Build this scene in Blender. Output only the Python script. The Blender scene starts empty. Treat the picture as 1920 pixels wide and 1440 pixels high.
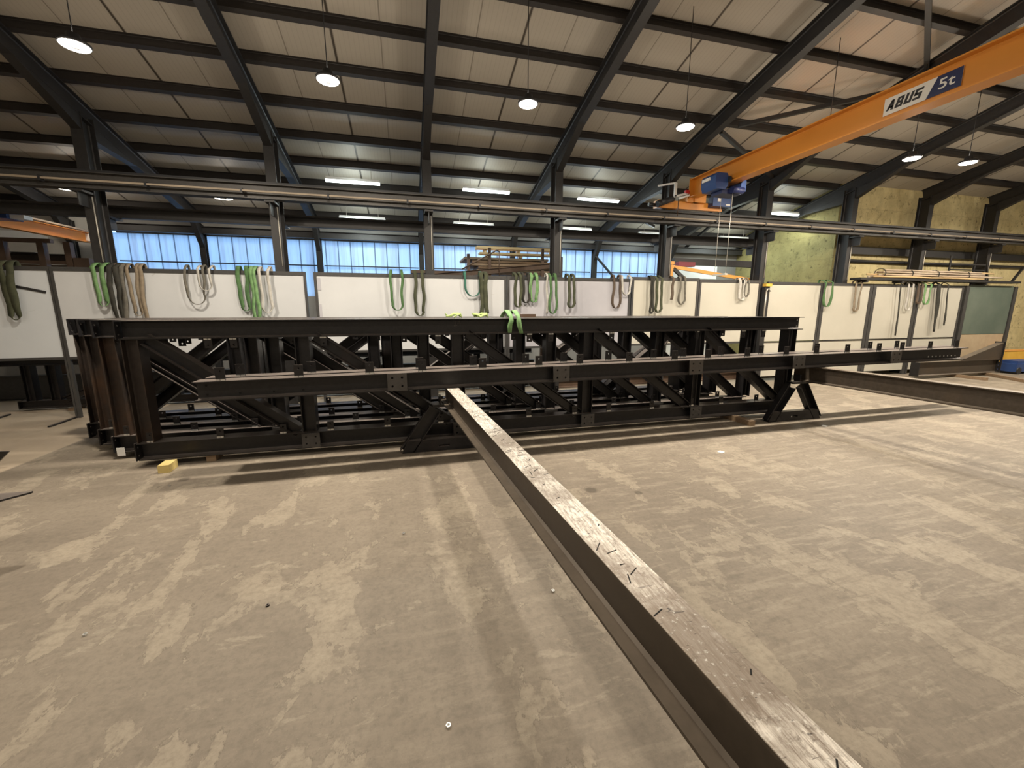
import bpy, bmesh, math, random
from mathutils import Vector, Matrix
random.seed(7)
S = bpy.context.scene
COL = S.collection
R = math.radians

# ------------------------------------------------------------------ camera, world, exposure
FPX, HZ, YAW, CAMZ = 760.0, 581.0, R(14.5), 1.65
PITCH = math.atan((720 - HZ) / FPX)
cam = bpy.data.cameras.new('camera'); camo = bpy.data.objects.new('camera', cam); COL.objects.link(camo)
cam.sensor_width = 36; cam.lens = FPX / 1920 * 36; cam.clip_end = 200; cam.clip_start = .02
camo.location = (0, 0, CAMZ); camo.rotation_euler = (math.pi / 2 - PITCH, 0, -YAW)
S.camera = camo
W = bpy.data.worlds.new('sky'); S.world = W; W.use_nodes = True
W.node_tree.nodes['Background'].inputs[0].default_value = (.37, .63, .97, 1)
W.node_tree.nodes['Background'].inputs[1].default_value = 2.0
S.view_settings.view_transform = 'Standard'; S.view_settings.look = 'None'
S.view_settings.gamma = 1; S.view_settings.use_curve_mapping = False
S.view_settings.exposure = 0.2
LP_BAY, LP_TUBE, LP_NEAR = 100.0, 19.0, 36.0        # lamp powers in watts
WARM, COOL = (1, .89, .74), (.90, 1, .95)

# ------------------------------------------------------------------ pixel of the 1920x1440 photo -> point on a real plane
FW = Vector((math.sin(YAW) * math.cos(PITCH), math.cos(YAW) * math.cos(PITCH), -math.sin(PITCH)))
RT = Vector((math.cos(YAW), -math.sin(YAW), 0)); UP = RT.cross(FW); CP = Vector((0, 0, CAMZ))
def ray(x, y): return FW + RT * ((x - 960) / FPX) - UP * ((y - 720) / FPX)
def onZ(x, y, z=0.): r = ray(x, y); return CP + r * ((z - CAMZ) / r.z)
def onY(x, y, Y): r = ray(x, y); return CP + r * (Y / r.y)
def onX(x, y, X): r = ray(x, y); return CP + r * (X / r.x)
RZ0, RS = 6.306, .25                                # underside of the rafters: z = RZ0 - RS*Y
def onR(x, y, off):
    r = ray(x, y); return CP + r * ((RZ0 + off - CAMZ) / (r.z + RS * r.y))
def rafz(Y): return RZ0 - RS * Y

# ------------------------------------------------------------------ materials
def newmat(name):
    m = bpy.data.materials.new(name); m.use_nodes = True
    nt = m.node_tree; return m, nt, nt.nodes['Principled BSDF']
def nd(nt, t, **k):
    n = nt.nodes.new(t)
    for a, v in k.items():
        if a.startswith('i_'):
            key = a[2:]; n.inputs[int(key) if key.isdigit() else key].default_value = v
        else: setattr(n, a, v)
    return n
def coords(nt, scale=(1, 1, 1), rot=(0, 0, 0), world=True):
    if world: g = nd(nt, 'ShaderNodeNewGeometry'); s = g.outputs['Position']
    else: g = nd(nt, 'ShaderNodeTexCoord'); s = g.outputs['Object']
    mp = nd(nt, 'ShaderNodeMapping'); mp.inputs['Scale'].default_value = scale; mp.inputs['Rotation'].default_value = rot
    nt.links.new(s, mp.inputs[0]); return mp.outputs[0]
def noise(nt, vec, scale, detail=4, rough=.55, dist=0):
    n = nd(nt, 'ShaderNodeTexNoise'); n.inputs['Scale'].default_value = scale; n.inputs['Detail'].default_value = detail
    n.inputs['Roughness'].default_value = rough; n.inputs['Distortion'].default_value = dist
    nt.links.new(vec, n.inputs['Vector']); return n.outputs[0]
def ramp(nt, fac, stops):
    r = nd(nt, 'ShaderNodeValToRGB'); e = r.color_ramp.elements
    while len(e) < len(stops): e.new(.5)
    for k, (p, c) in enumerate(stops):
        e[k].position = p; e[k].color = (c, c, c, 1) if isinstance(c, (int, float)) else (*c, 1)
    nt.links.new(fac, r.inputs[0]); return r.outputs[0]
def mix(nt, fac, a, b, mode='MIX'):
    m = nd(nt, 'ShaderNodeMix', data_type='RGBA', blend_type=mode)
    for s, v in ((m.inputs[0], fac), (m.inputs[6], a), (m.inputs[7], b)):
        if hasattr(v, 'is_linked'): nt.links.new(v, s)
        elif isinstance(v, (int, float)): s.default_value = v if s.type == 'VALUE' else (v, v, v, 1)
        else: s.default_value = (*v, 1)
    return m.outputs[2]
def mathn(nt, op, a, b=0.):
    m = nd(nt, 'ShaderNodeMath', operation=op)
    for s, v in ((m.inputs[0], a), (m.inputs[1], b)):
        if hasattr(v, 'is_linked'): nt.links.new(v, s)
        else: s.default_value = v
    return m.outputs[0]
def bump(nt, b, h, strength, dist=.01):
    n = nd(nt, 'ShaderNodeBump'); n.inputs['Strength'].default_value = strength; n.inputs['Distance'].default_value = dist
    nt.links.new(h, n.inputs['Height']); nt.links.new(n.outputs[0], b.inputs['Normal'])
def plain(name, c1, c2=None, rough=.6, metal=0., scale=6., bmp=0., spec=.5, stretch=(1, 1, 1)):
    m, nt, b = newmat(name)
    v = coords(nt, stretch)
    f = noise(nt, v, scale, 5)
    c = ramp(nt, f, [(.3, c1), (.72, c2 or c1)])
    nt.links.new(c, b.inputs['Base Color'])
    b.inputs['Roughness'].default_value = rough; b.inputs['Metallic'].default_value = metal
    b.inputs['Specular IOR Level'].default_value = spec
    if bmp: bump(nt, b, noise(nt, v, scale * 6, 3), bmp, .004)
    return m
M = {}
def steel(name, base, rust, rough, metal, rustamt, top_tint=None):
    m, nt, b = newmat(name)
    v = coords(nt)
    big = noise(nt, v, 1.7, 6, .6); fine = noise(nt, v, 26, 5, .6)
    c = mix(nt, ramp(nt, big, [(.62 - rustamt, 0.), (.78 - rustamt * .5, 1.)]), base, rust)
    c = mix(nt, ramp(nt, fine, [(.35, .0), (.75, .45)]), c, tuple(x * 1.7 + .01 for x in base))
    if top_tint:        # lighter grey-brown mixed into the colour of upward faces
        g = nd(nt, 'ShaderNodeNewGeometry'); sp = nd(nt, 'ShaderNodeSeparateXYZ'); nt.links.new(g.outputs['True Normal'], sp.inputs[0])
        k = mathn(nt, 'MULTIPLY', ramp(nt, sp.outputs[2], [(.55, 0.), (.85, 1.)]), ramp(nt, noise(nt, v, 5, 5, .65), [(.25, .55), (.6, 1.)]))
        c = mix(nt, k, c, top_tint)
    nt.links.new(c, b.inputs['Base Color'])
    r = nd(nt, 'ShaderNodeMapRange'); nt.links.new(fine, r.inputs[0]); r.inputs[3].default_value = rough - .1; r.inputs[4].default_value = rough + .16
    nt.links.new(r.outputs[0], b.inputs['Roughness']); b.inputs['Metallic'].default_value = metal
    bump(nt, b, fine, .05, .002)
    return m
M['mill'] = steel('mill_scale_steel', (.0145, .0135, .0145), (.034, .022, .018), .34, .25, .04, (.20, .170, .152))
M['mill2'] = steel('rusted_mill_steel', (.030, .022, .018), (.085, .043, .021), .42, .25, .14, (.16, .13, .11))
M['plate'] = steel('grey_plate_steel', (.062, .057, .053), (.075, .062, .052), .55, .2, .05)
M['web'] = steel('brown_rolled_steel', (.060, .047, .035), (.09, .062, .038), .40, .35, .08, (.24, .195, .15))
M['frame'] = steel('dark_painted_steel', (.020, .0185, .018), (.028, .024, .022), .5, .1, .02)
M['purlin'] = steel('purlin_steel', (.024, .020, .018), (.036, .026, .021), .5, .1, .06)
M['rail'] = steel('crane_rail_steel', (.050, .046, .042), (.06, .052, .046), .45, .2, .05)
M['screenframe'] = steel('screen_frame_steel', (.05, .048, .046), (.06, .05, .045), .5, .2, .03)
M['rackpaint'] = plain('brown_rack_steel', (.085, .05, .03), (.12, .075, .05), .55, .1)
M['weld'] = plain('bright_weld', (.62, .62, .6), (.8, .8, .78), .3, .8)
M['bright'] = plain('galvanised_bar', (.5, .47, .42), (.62, .58, .5), .45, .4)
M['conductor'] = plain('conductor_bar_beige', (.30, .24, .175), (.38, .31, .23), .6)
M['holeblack'] = plain('dark_hole', (.006, .006, .006), None, .9)

def worn():
    m, nt, b = newmat('worn_bright_steel')
    v = coords(nt); vs = coords(nt, (6, .8, 1), (0, 0, R(-4)))
    n1 = noise(nt, v, 2.2, 6, .65); n2 = noise(nt, vs, 18, 6, .7); n3 = noise(nt, v, 55, 4, .7); n4 = noise(nt, coords(nt, (1, 4, 1), (0, 0, R(25))), 16, 4, .6, 1.2)
    c = mix(nt, ramp(nt, n2, [(.36, 0.), (.60, 1.)]), (.27, .22, .175), (.84, .79, .71))
    c = mix(nt, ramp(nt, n1, [(.40, .85), (.54, .0)]), c, (.20, .155, .115))
    c = mix(nt, ramp(nt, n4, [(.31, 1.), (.37, 0.)]), c, (.07, .055, .045))
    c = mix(nt, ramp(nt, n3, [(.60, 0.), (.72, .7)]), c, (.86, .84, .78))
    c = mix(nt, ramp(nt, noise(nt, v, 38, 6, .75, .6), [(.34, .75), (.46, 0.)]), c, (.16, .125, .095))
    nt.links.new(c, b.inputs['Base Color']); b.inputs['Metallic'].default_value = .25
    r = nd(nt, 'ShaderNodeMapRange'); nt.links.new(n2, r.inputs[0]); r.inputs[3].default_value = .32; r.inputs[4].default_value = .62
    nt.links.new(r.outputs[0], b.inputs['Roughness']); bump(nt, b, n2, .35, .003)
    return m
M['worn'] = worn()

def floor_mat():
    m, nt, b = newmat('scuffed_concrete')
    v = coords(nt)
    g = nd(nt, 'ShaderNodeNewGeometry'); sx = nd(nt, 'ShaderNodeSeparateXYZ'); nt.links.new(g.outputs['Position'], sx.inputs[0])
    vs = coords(nt, (1, .55, 1), (0, 0, R(35)))
    big = noise(nt, v, .5, 4, .55, .4); vw = coords(nt, (1, .6, 1), (0, 0, R(35)))
    mid = noise(nt, vw, 2.0, 9, .66, .25); mid2 = noise(nt, coords(nt, (.55, 1.3, 1), (0, 0, R(-30))), 4.2, 9, .68, .3)
    fine = noise(nt, v, 30, 6, .7); grit = noise(nt, v, 160, 3, .6); blot = noise(nt, v, 7, 8, .7)
    c = mix(nt, ramp(nt, big, [(.34, 0.), (.66, 1.)]), (.212, .177, .138), (.282, .238, .184))
    c = mix(nt, ramp(nt, mid, [(.53, 0.), (.55, .5), (.72, .85)]), c, (.385, .330, .252))       # worn-off lighter skin
    c = mix(nt, ramp(nt, mid2, [(.60, 0.), (.63, .45)]), c, (.41, .356, .275))
    c = mix(nt, ramp(nt, mid2, [(.30, .5), (.42, 0.)]), c, (.15, .125, .097))
    c = mix(nt, ramp(nt, blot, [(.34, .4), (.5, 0.)]), c, (.15, .125, .096))
    worn_side = ramp(nt, mathn(nt, 'MULTIPLY', mathn(nt, 'ADD', sx.outputs[0], mathn(nt, 'MULTIPLY', big, 2.)), .2), [(.1, .22), (.75, 1.)])   # traffic scuffs, denser past the long beam
    stk = noise(nt, coords(nt, (.45, 3.2, 1), (0, 0, R(-38))), 4.5, 8, .7, .3)
    c = mix(nt, mathn(nt, 'MULTIPLY', ramp(nt, stk, [(.52, 0.), (.60, .5)]), worn_side), c, (.385, .333, .258))
    c = mix(nt, mathn(nt, 'MULTIPLY', ramp(nt, stk, [(.34, .5), (.44, 0.)]), worn_side), c, (.15, .125, .097))
    c = mix(nt, ramp(nt, fine, [(.3, .4), (.55, 0.)]), c, (.12, .10, .077))
    c = mix(nt, ramp(nt, grit, [(.64, 0.), (.78, .45)]), c, (.5, .45, .37))
    c = mix(nt, ramp(nt, noise(nt, v, 95, 4, .7), [(.26, .6), (.38, 0.)]), c, (.10, .083, .064))
    e = mathn(nt, 'ABSOLUTE', mathn(nt, 'SUBTRACT', mid, .535))     # outline of the flaked patches
    c = mix(nt, mathn(nt, 'MULTIPLY', ramp(nt, e, [(0., .6), (.005, 0.)]), ramp(nt, blot, [(.45, 0.), (.55, 1.)])), c, (.085, .07, .052))
    # the smoother pale slab beyond the joint
    slab = ramp(nt, mathn(nt, 'ADD', mathn(nt, 'MULTIPLY', sx.outputs[0], -1.), -4.1), [(0., 0.), (.03, 1.)])
    c2 = mix(nt, ramp(nt, mid, [(.35, 0.), (.7, 1.)]), (.39, .315, .235), (.50, .415, .31))
    c = mix(nt, slab, c, c2)
    # oil stains
    for (px, py, r) in STAINS:
        p = onZ(px, py); d = nd(nt, 'ShaderNodeVectorMath', operation='DISTANCE'); nt.links.new(g.outputs['Position'], d.inputs[0]); d.inputs[1].default_value = p
        dd = mathn(nt, 'ADD', d.outputs['Value'], mathn(nt, 'MULTIPLY', fine, r * .5))
        c = mix(nt, ramp(nt, dd, [(r, .7), (r * 1.5, 0.)]), c, (.075, .06, .045))
    nt.links.new(c, b.inputs['Base Color'])
    b.inputs['Roughness'].default_value = .62; b.inputs['Specular IOR Level'].default_value = .35
    bump(nt, b, fine, .12, .004)
    return m
STAINS = [(1108, 919, .055), (1197, 924, .035), (345, 899, .05)]

def ceil_mat():
    m, nt, b = newmat('ceiling_sandwich_panel')
    g = nd(nt, 'ShaderNodeNewGeometry'); sx = nd(nt, 'ShaderNodeSeparateXYZ'); nt.links.new(g.outputs['Position'], sx.inputs[0])
    def seam(period, shift, w):
        f = mathn(nt, 'FRACT', mathn(nt, 'DIVIDE', mathn(nt, 'ADD', sx.outputs[0], 100 * period - shift), period))
        a = mathn(nt, 'ABSOLUTE', mathn(nt, 'SUBTRACT', f, .5))
        return ramp(nt, a, [(w / period, 1.), (w / period * 1.6, 0.)])
    n = noise(nt, coords(nt), .8, 4)
    c = ramp(nt, n, [(.3, (.41, .375, .318)), (.7, (.455, .415, .355))])
    c = mix(nt, mathn(nt, 'MULTIPLY', seam(.61, -4.416 + .3, .006), .65), c, (.13, .11, .085))
    c = mix(nt, mathn(nt, 'MULTIPLY', seam(2.44, -4.416, .013), .95), c, (.05, .04, .03))
    rib = mathn(nt, 'FRACT', mathn(nt, 'MULTIPLY', sx.outputs[0], 16.4))
    c = mix(nt, ramp(nt, rib, [(.8, 0.), (.86, .16), (.97, .16), (1., 0.)]), c, (.22, .19, .15))
    nt.links.new(c, b.inputs['Base Color']); b.inputs['Roughness'].default_value = .5
    return m
def foam_mat(name, a, bcol, dark):
    m, nt, b = newmat(name)
    v = coords(nt)
    n = noise(nt, v, 1.3, 6, .6); f = noise(nt, v, 9, 6, .7)
    c = ramp(nt, n, [(.3, a), (.7, bcol)])
    br = nd(nt, 'ShaderNodeTexBrick'); br.inputs['Scale'].default_value = 1.; br.inputs['Mortar Size'].default_value = .012
    br.inputs['Brick Width'].default_value = 1.2; br.inputs['Row Height'].default_value = .6; br.inputs['Color1'].default_value = (1, 1, 1, 1); br.inputs['Color2'].default_value = (1, 1, 1, 1); br.inputs['Mortar'].default_value = (0, 0, 0, 1)
    s = nd(nt, 'ShaderNodeSeparateXYZ'); nt.links.new(v, s.inputs[0]); cb = nd(nt, 'ShaderNodeCombineXYZ')
    nt.links.new(mathn(nt, 'ADD', s.outputs[0], s.outputs[1]), cb.inputs[0]); nt.links.new(mathn(nt, 'ADD', s.outputs[2], mathn(nt, 'MULTIPLY', f, .16)), cb.inputs[1])
    nt.links.new(cb.outputs[0], br.inputs['Vector'])
    c = mix(nt, mathn(nt, 'MULTIPLY', br.outputs['Fac'], .22), c, dark)
    c = mix(nt, ramp(nt, f, [(.33, .9), (.43, 0.)]), c, dark)
    c = mix(nt, ramp(nt, noise(nt, v, 3.2, 6, .7), [(.35, .5), (.6, 0.)]), c, tuple(x * .6 for x in a))
    nt.links.new(c, b.inputs['Base Color']); b.inputs['Roughness'].default_value = .85
    bump(nt, b, f, .5, .03)
    return m
M['foam_yellow'] = foam_mat('yellow_insulation', (.70, .58, .29), (.80, .69, .38), (.24, .18, .08))
M['foam_green'] = foam_mat('olive_insulation', (.26, .225, .085), (.33, .285, .12), (.09, .075, .03))
M['ceil'] = ceil_mat()
M['floor'] = floor_mat()
M['wallgrey'] = plain('grey_wall_sheet', (.22, .21, .2), (.28, .27, .25), .7, scale=1.5)
M['wallwhite'] = plain('white_wall_sheet', (.52, .5, .46), (.62, .6, .55), .6, scale=1.2)
M['skylight'] = plain('white_opal_sheet', (.8, .82, .82), (.85, .87, .88), .5)
def board(name, a, bcol, mark):
    m, nt, b = newmat(name)
    v = coords(nt); n = noise(nt, v, 1.1, 5, .6); f = noise(nt, coords(nt, (1, 1, 2.2)), 5, 7, .72, .8)
    c = ramp(nt, n, [(.3, a), (.7, bcol)])
    c = mix(nt, ramp(nt, f, [(.27, .7), (.34, 0.)]), c, mark)
    nt.links.new(c, b.inputs['Base Color']); b.inputs['Roughness'].default_value = .55
    return m
M['board_white'] = board('cool_white_board', (.60, .635, .665), (.67, .70, .725), (.45, .45, .46))
M['board_grey'] = board('scratched_grey_board', (.42, .415, .45), (.51, .50, .53), (.22, .21, .22))
M['board_mid'] = board('off_white_board', (.56, .57, .58), (.63, .64, .645), (.42, .4, .38))
M['board_cream'] = board('cream_board', (.50, .475, .40), (.56, .535, .455), (.48, .42, .32))
M['board_green'] = board('dark_green_sheet', (.085, .115, .09), (.14, .17, .135), (.05, .075, .06))
def glazing():
    m, nt, b = newmat('translucent_sheet')
    nt.nodes.remove(b)
    g = nd(nt, 'ShaderNodeNewGeometry'); sx = nd(nt, 'ShaderNodeSeparateXYZ'); nt.links.new(g.outputs['Position'], sx.inputs[0])
    f = mathn(nt, 'FRACT', mathn(nt, 'DIVIDE', mathn(nt, 'ADD', sx.outputs[0], 50.), .29))
    seam = ramp(nt, f, [(0., 1.), (.06, 1.), (.10, 0.)])
    st = noise(nt, coords(nt, (9, 9, .35)), 1.3, 5, .65)
    st2 = noise(nt, coords(nt, (30, 30, .5)), 1.1, 4, .65)
    c = mix(nt, ramp(nt, st, [(.46, 0.), (.68, .6)]), (.80, .86, .93), (.58, .57, .60))
    c = mix(nt, ramp(nt, st2, [(.58, 0.), (.74, .5)]), c, (.5, .47, .46))
    c = mix(nt, mathn(nt, 'MULTIPLY', seam, .85), c, (.20, .22, .26))
    t = nd(nt, 'ShaderNodeBsdfTranslucent'); d = nd(nt, 'ShaderNodeBsdfDiffuse'); mx = nd(nt, 'ShaderNodeMixShader'); mx.inputs[0].default_value = .25
    nt.links.new(c, t.inputs[0]); nt.links.new(c, d.inputs[0]); nt.links.new(t.outputs[0], mx.inputs[1]); nt.links.new(d.outputs[0], mx.inputs[2])
    nt.links.new(mx.outputs[0], nt.nodes['Material Output'].inputs[0])
    return m
M['glazing'] = glazing()
M['orange'] = plain('crane_orange_paint', (.62, .235, .028), (.68, .27, .035), .4, 0, 1.2)
M['orange2'] = plain('light_orange_paint', (.72, .32, .06), (.78, .36, .08), .45, 0, 2)
M['blue'] = plain('hoist_blue_paint', (.018, .05, .17), (.025, .065, .21), .4, 0, 3)
M['navy'] = plain('sign_navy', (.012, .018, .075), (.014, .022, .085), .45)
M['signwhite'] = plain('sign_white', (.74, .72, .66), (.78, .76, .7), .5)
M['black'] = plain('black_plastic', (.014, .014, .016), (.02, .02, .022), .5)
M['white'] = plain('white_paint', (.78, .78, .76), (.84, .84, .82), .5)
M['red'] = plain('maroon_plastic', (.16, .01, .02), (.2, .015, .03), .5)
M['redbit'] = plain('red_plastic', (.5, .02, .02), (.55, .03, .03), .5)
def wood(name, a, b_, rough=.65):
    return plain(name, a, b_, rough, 0, 7., .25, stretch=(.6, 5, 5))
M['wood_pale'] = wood('fresh_sawn_timber', (.62, .42, .20), (.74, .54, .29))
M['wood_yellow'] = wood('yellow_pine_block', (.62, .48, .17), (.72, .58, .25))
M['wood_brown'] = wood('weathered_timber', (.21, .14, .085), (.30, .21, .13))
M['wood_dark'] = wood('brown_plywood', (.12, .072, .035), (.19, .115, .06))
M['wood_grey'] = wood('greyed_batten', (.46, .36, .26), (.64, .52, .40))
M['tan'] = plain('tan_cardboard', (.40, .30, .19), (.46, .36, .23), .8)
M['yellowpaint'] = plain('yellow_machine_paint', (.70, .40, .05), (.78, .48, .08), .5)
def emis(name, col, k):
    m, nt, b = newmat(name); b.inputs['Emission Color'].default_value = (*col, 1); b.inputs['Emission Strength'].default_value = k
    b.inputs['Base Color'].default_value = (.8, .8, .8, 1); return m
M['lamp_warm'] = emis('warm_lamp_lens', (1, .93, .80), 14)
M['lamp_cool'] = emis('cool_tube_lens', (.88, 1, .97), 5)
WEB = {}
def web(key, a, b):
    WEB[key] = plain('webbing_' + key, a, b, .85, 0, 14, .4)
web('green', (.05, .115, .04), (.10, .20, .075)); web('bright', (.11, .235, .085), (.22, .38, .165)); web('olive', (.040, .046, .024), (.080, .085, .046))
web('dark', (.022, .022, .018), (.045, .042, .032)); web('brown', (.075, .052, .036), (.13, .095, .066)); web('tan', (.20, .155, .105), (.29, .235, .165))
web('grey', (.10, .092, .075), (.17, .155, .125)); web('white', (.42, .40, .36), (.58, .56, .51)); web('teal', (.03, .12, .085), (.06, .19, .14)); web('lime', (.22, .31, .09), (.36, .46, .17))

# ------------------------------------------------------------------ mesh building
def frame_for(d, up):
    d = d.normalized(); up = Vector(up)
    s = d.cross(up)
    if s.length < 1e-5: s = d.cross(Vector((1, 0, 0)))
    s.normalize(); u = s.cross(d).normalized(); return d, s, u
class MB:
    def __init__(self): self.v = []; self.f = []; self.m = []; self.mi = 0; self.sm = []
    def add(self, vs, fs, smooth=False):
        o = len(self.v); self.v += [Vector(p) for p in vs]
        for f in fs: self.f.append([o + k for k in f]); self.m.append(self.mi); self.sm.append(smooth)
        return self
    def box(self, lo, hi, rz=0., piv=None):
        (x0, y0, z0), (x1, y1, z1) = lo, hi
        vs = [(x, y, z) for z in (z0, z1) for y in (y0, y1) for x in (x0, x1)]
        if rz:
            c = Vector(piv) if piv else Vector(((x0 + x1) / 2, (y0 + y1) / 2, 0)); q = Matrix.Rotation(rz, 3, 'Z')
            vs = [q @ (Vector(p) - c) + c for p in vs]
        return self.add(vs, [(0, 2, 3, 1), (4, 5, 7, 6), (0, 1, 5, 4), (2, 6, 7, 3), (0, 4, 6, 2), (1, 3, 7, 5)])
    def cbox(self, c, s): return self.box([c[k] - s[k] / 2 for k in range(3)], [c[k] + s[k] / 2 for k in range(3)])
    def sweep(self, prof, p0, p1, up, smooth=False, prof1=None):
        p0 = Vector(p0); p1 = Vector(p1); d, s, u = frame_for(p1 - p0, up); n = len(prof)
        vs = [p0 + s * a + u * b for a, b in prof] + [p1 + s * a + u * b for a, b in (prof1 or prof)]
        fs = [(k, (k + 1) % n, n + (k + 1) % n, n + k) for k in range(n)]
        self.add(vs, fs, smooth); o = len(self.v) - 2 * n
        self.f += [[o + k for k in reversed(range(n))], [o + n + k for k in range(n)]]; self.m += [self.mi] * 2; self.sm += [False] * 2
        return self
    def bar(self, p0, p1, w, h, up=(0, 0, 1)):
        return self.sweep([(-w / 2, -h / 2), (w / 2, -h / 2), (w / 2, h / 2), (-w / 2, h / 2)], p0, p1, up)
    def tube(self, p0, p1, r, n=10, r1=None):
        c = [(math.cos(2 * math.pi * k / n), math.sin(2 * math.pi * k / n)) for k in range(n)]
        up = (0, 0, 1) if abs((Vector(p1) - Vector(p0)).normalized().z) < .9 else (0, 1, 0)
        return self.sweep([(a * r, b * r) for a, b in c], p0, p1, up, True, [(a * (r1 or r), b * (r1 or r)) for a, b in c])
    def path(self, pts, r, n=8):
        for a, b in zip(pts[:-1], pts[1:]): self.tube(a, b, r, n)
        return self
    def ibeam(self, p0, p1, h, w, tf=.011, tw=.008, up=(0, 0, 1), fil=.012):
        a, b, t, k = w / 2, h / 2, tw / 2, fil
        q = [(a, -b), (a, -b + tf), (t + k, -b + tf), (t, -b + tf + k), (t, b - tf - k), (t + k, b - tf), (a, b - tf), (a, b)]
        return self.sweep(q + [(-x, y) for x, y in reversed(q)], p0, p1, up)
    def channel(self, p0, p1, h, w, t=.008, up=(0, 0, 1), flip=1):
        a, b = w / 2 * flip, h / 2; s = t * flip
        q = [(-a, -b), (a, -b), (a, -b + t), (-a + s, -b + t), (-a + s, b - t), (a, b - t), (a, b), (-a, b)]
        return self.sweep(q if flip > 0 else q[::-1], p0, p1, up)
    def lathe(self, c, prof, n=24, axis=None, smooth=True):
        q = axis or Matrix.Identity(3); c = Vector(c); vs = []; fs = []
        for r, z in prof: vs += [c + q @ Vector((r * math.cos(2 * math.pi * k / n), r * math.sin(2 * math.pi * k / n), z)) for k in range(n)]
        for j in range(len(prof) - 1): fs += [(j * n + k, j * n + (k + 1) % n, (j + 1) * n + (k + 1) % n, (j + 1) * n + k) for k in range(n)]
        return self.add(vs, fs, smooth)
    def plate(self, o, ux, uy, outline, holes, t):
        """outline polygon with round or polygonal holes in the plane (ux, uy), thickness t along ux x uy"""
        o = Vector(o); ux = Vector(ux); uy = Vector(uy); nz = ux.cross(uy)
        bm = bmesh.new(); es = []
        def loop(pts):
            vv = [bm.verts.new((x, y, 0)) for x, y in pts]
            for k in range(len(vv)): es.append(bm.edges.new((vv[k], vv[(k + 1) % len(vv)])))
        loop(outline)
        for hl in holes:
            if len(hl) == 3: loop([(hl[0] + hl[2] * math.cos(2 * math.pi * k / 10), hl[1] + hl[2] * math.sin(2 * math.pi * k / 10)) for k in range(10)])
            else: loop(hl)
        bmesh.ops.triangle_fill(bm, use_beauty=True, use_dissolve=False, edges=es)
        bmesh.ops.recalc_face_normals(bm, faces=bm.faces[:])
        g = bmesh.ops.extrude_face_region(bm, geom=bm.faces[:])
        bmesh.ops.translate(bm, verts=[e for e in g['geom'] if isinstance(e, bmesh.types.BMVert)], vec=(0, 0, t))
        bmesh.ops.recalc_face_normals(bm, faces=bm.faces[:])
        bm.verts.index_update()
        self.add([o + ux * p.co.x + uy * p.co.y + nz * p.co.z for p in bm.verts], [[q.index for q in f.verts] for f in bm.faces])
        bm.free(); return self
    def ribbon(self, pts, wids, t):
        """flat band along pts; wids are full-width vectors"""
        n = len(pts); vs = []; fs = []
        for k in range(n):
            d = (Vector(pts[min(k + 1, n - 1)]) - Vector(pts[max(k - 1, 0)])).normalized()
            w = Vector(wids[k]); nn = d.cross(w)
            nn = nn.normalized() * (t / 2) if nn.length > 1e-6 else Vector((0, t / 2, 0))
            p = Vector(pts[k]); vs += [p - w / 2 - nn, p + w / 2 - nn, p + w / 2 + nn, p - w / 2 + nn]
        for k in range(n - 1):
            a, b = 4 * k, 4 * k + 4
            fs += [(a + j, a + (j + 1) % 4, b + (j + 1) % 4, b + j) for j in range(4)]
        fs += [(3, 2, 1, 0), (4 * n - 4, 4 * n - 3, 4 * n - 2, 4 * n - 1)]
        return self.add(vs, fs, True)
    def build(self, name, mats, parent=None, origin=None):
        if not isinstance(mats, (list, tuple)): mats = [mats]
        if parent is not None:
            o = Vector((0, 0, 0)); q = parent
            while q is not None: o += q.location; q = q.parent
        elif origin is not None: o = Vector(origin)
        else:
            lo = [min(p[k] for p in self.v) for k in range(3)]; hi = [max(p[k] for p in self.v) for k in range(3)]
            o = Vector(((lo[0] + hi[0]) / 2, (lo[1] + hi[1]) / 2, lo[2]))
        me = bpy.data.meshes.new(name); me.from_pydata([tuple(p - o) for p in self.v], [], self.f)
        for m in mats: me.materials.append(m)
        for p, mi, s in zip(me.polygons, self.m, self.sm): p.material_index = mi; p.use_smooth = s
        bm = bmesh.new(); bm.from_mesh(me); bmesh.ops.recalc_face_normals(bm, faces=bm.faces[:]); bm.to_mesh(me); bm.free()
        ob = bpy.data.objects.new(name, me); COL.objects.link(ob)
        if parent is not None: ob.parent = parent
        else: ob.location = o
        return ob
def tag(o, label, cat, group=None, kind='thing'):
    o['label'] = label; o['category'] = cat
    if group: o['group'] = group
    if kind: o['kind'] = kind
    return o
def thing(name, loc, label, cat, group=None):
    o = bpy.data.objects.new(name, None); o.location = loc; o.empty_display_size = .1; COL.objects.link(o)
    return tag(o, label, cat, group)
def structure(o, label, cat): return tag(o, label, cat, None, 'structure')
def copy_tree(src, loc):
    r = src.copy(); COL.objects.link(r); r.location = loc
    for ch in src.children:
        c = ch.copy(); COL.objects.link(c); c.parent = r
        for g in ch.children:
            d = g.copy(); COL.objects.link(d); d.parent = c
    return r
ORD = ['first', 'second', 'third', 'fourth', 'fifth', 'sixth', 'seventh', 'eighth', 'ninth', 'tenth', 'eleventh', 'twelfth', 'thirteenth']
def area(name, loc, power, col, size, parent=None, sizey=None):
    l = bpy.data.lights.new(name, 'AREA'); l.energy = power; l.color = col; l.shape = 'RECTANGLE' if sizey else 'DISK'; l.size = size
    if sizey: l.size_y = sizey
    o = bpy.data.objects.new(name, l); COL.objects.link(o); o.location = loc
    if parent is not None: o.parent = parent
    return o

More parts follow.
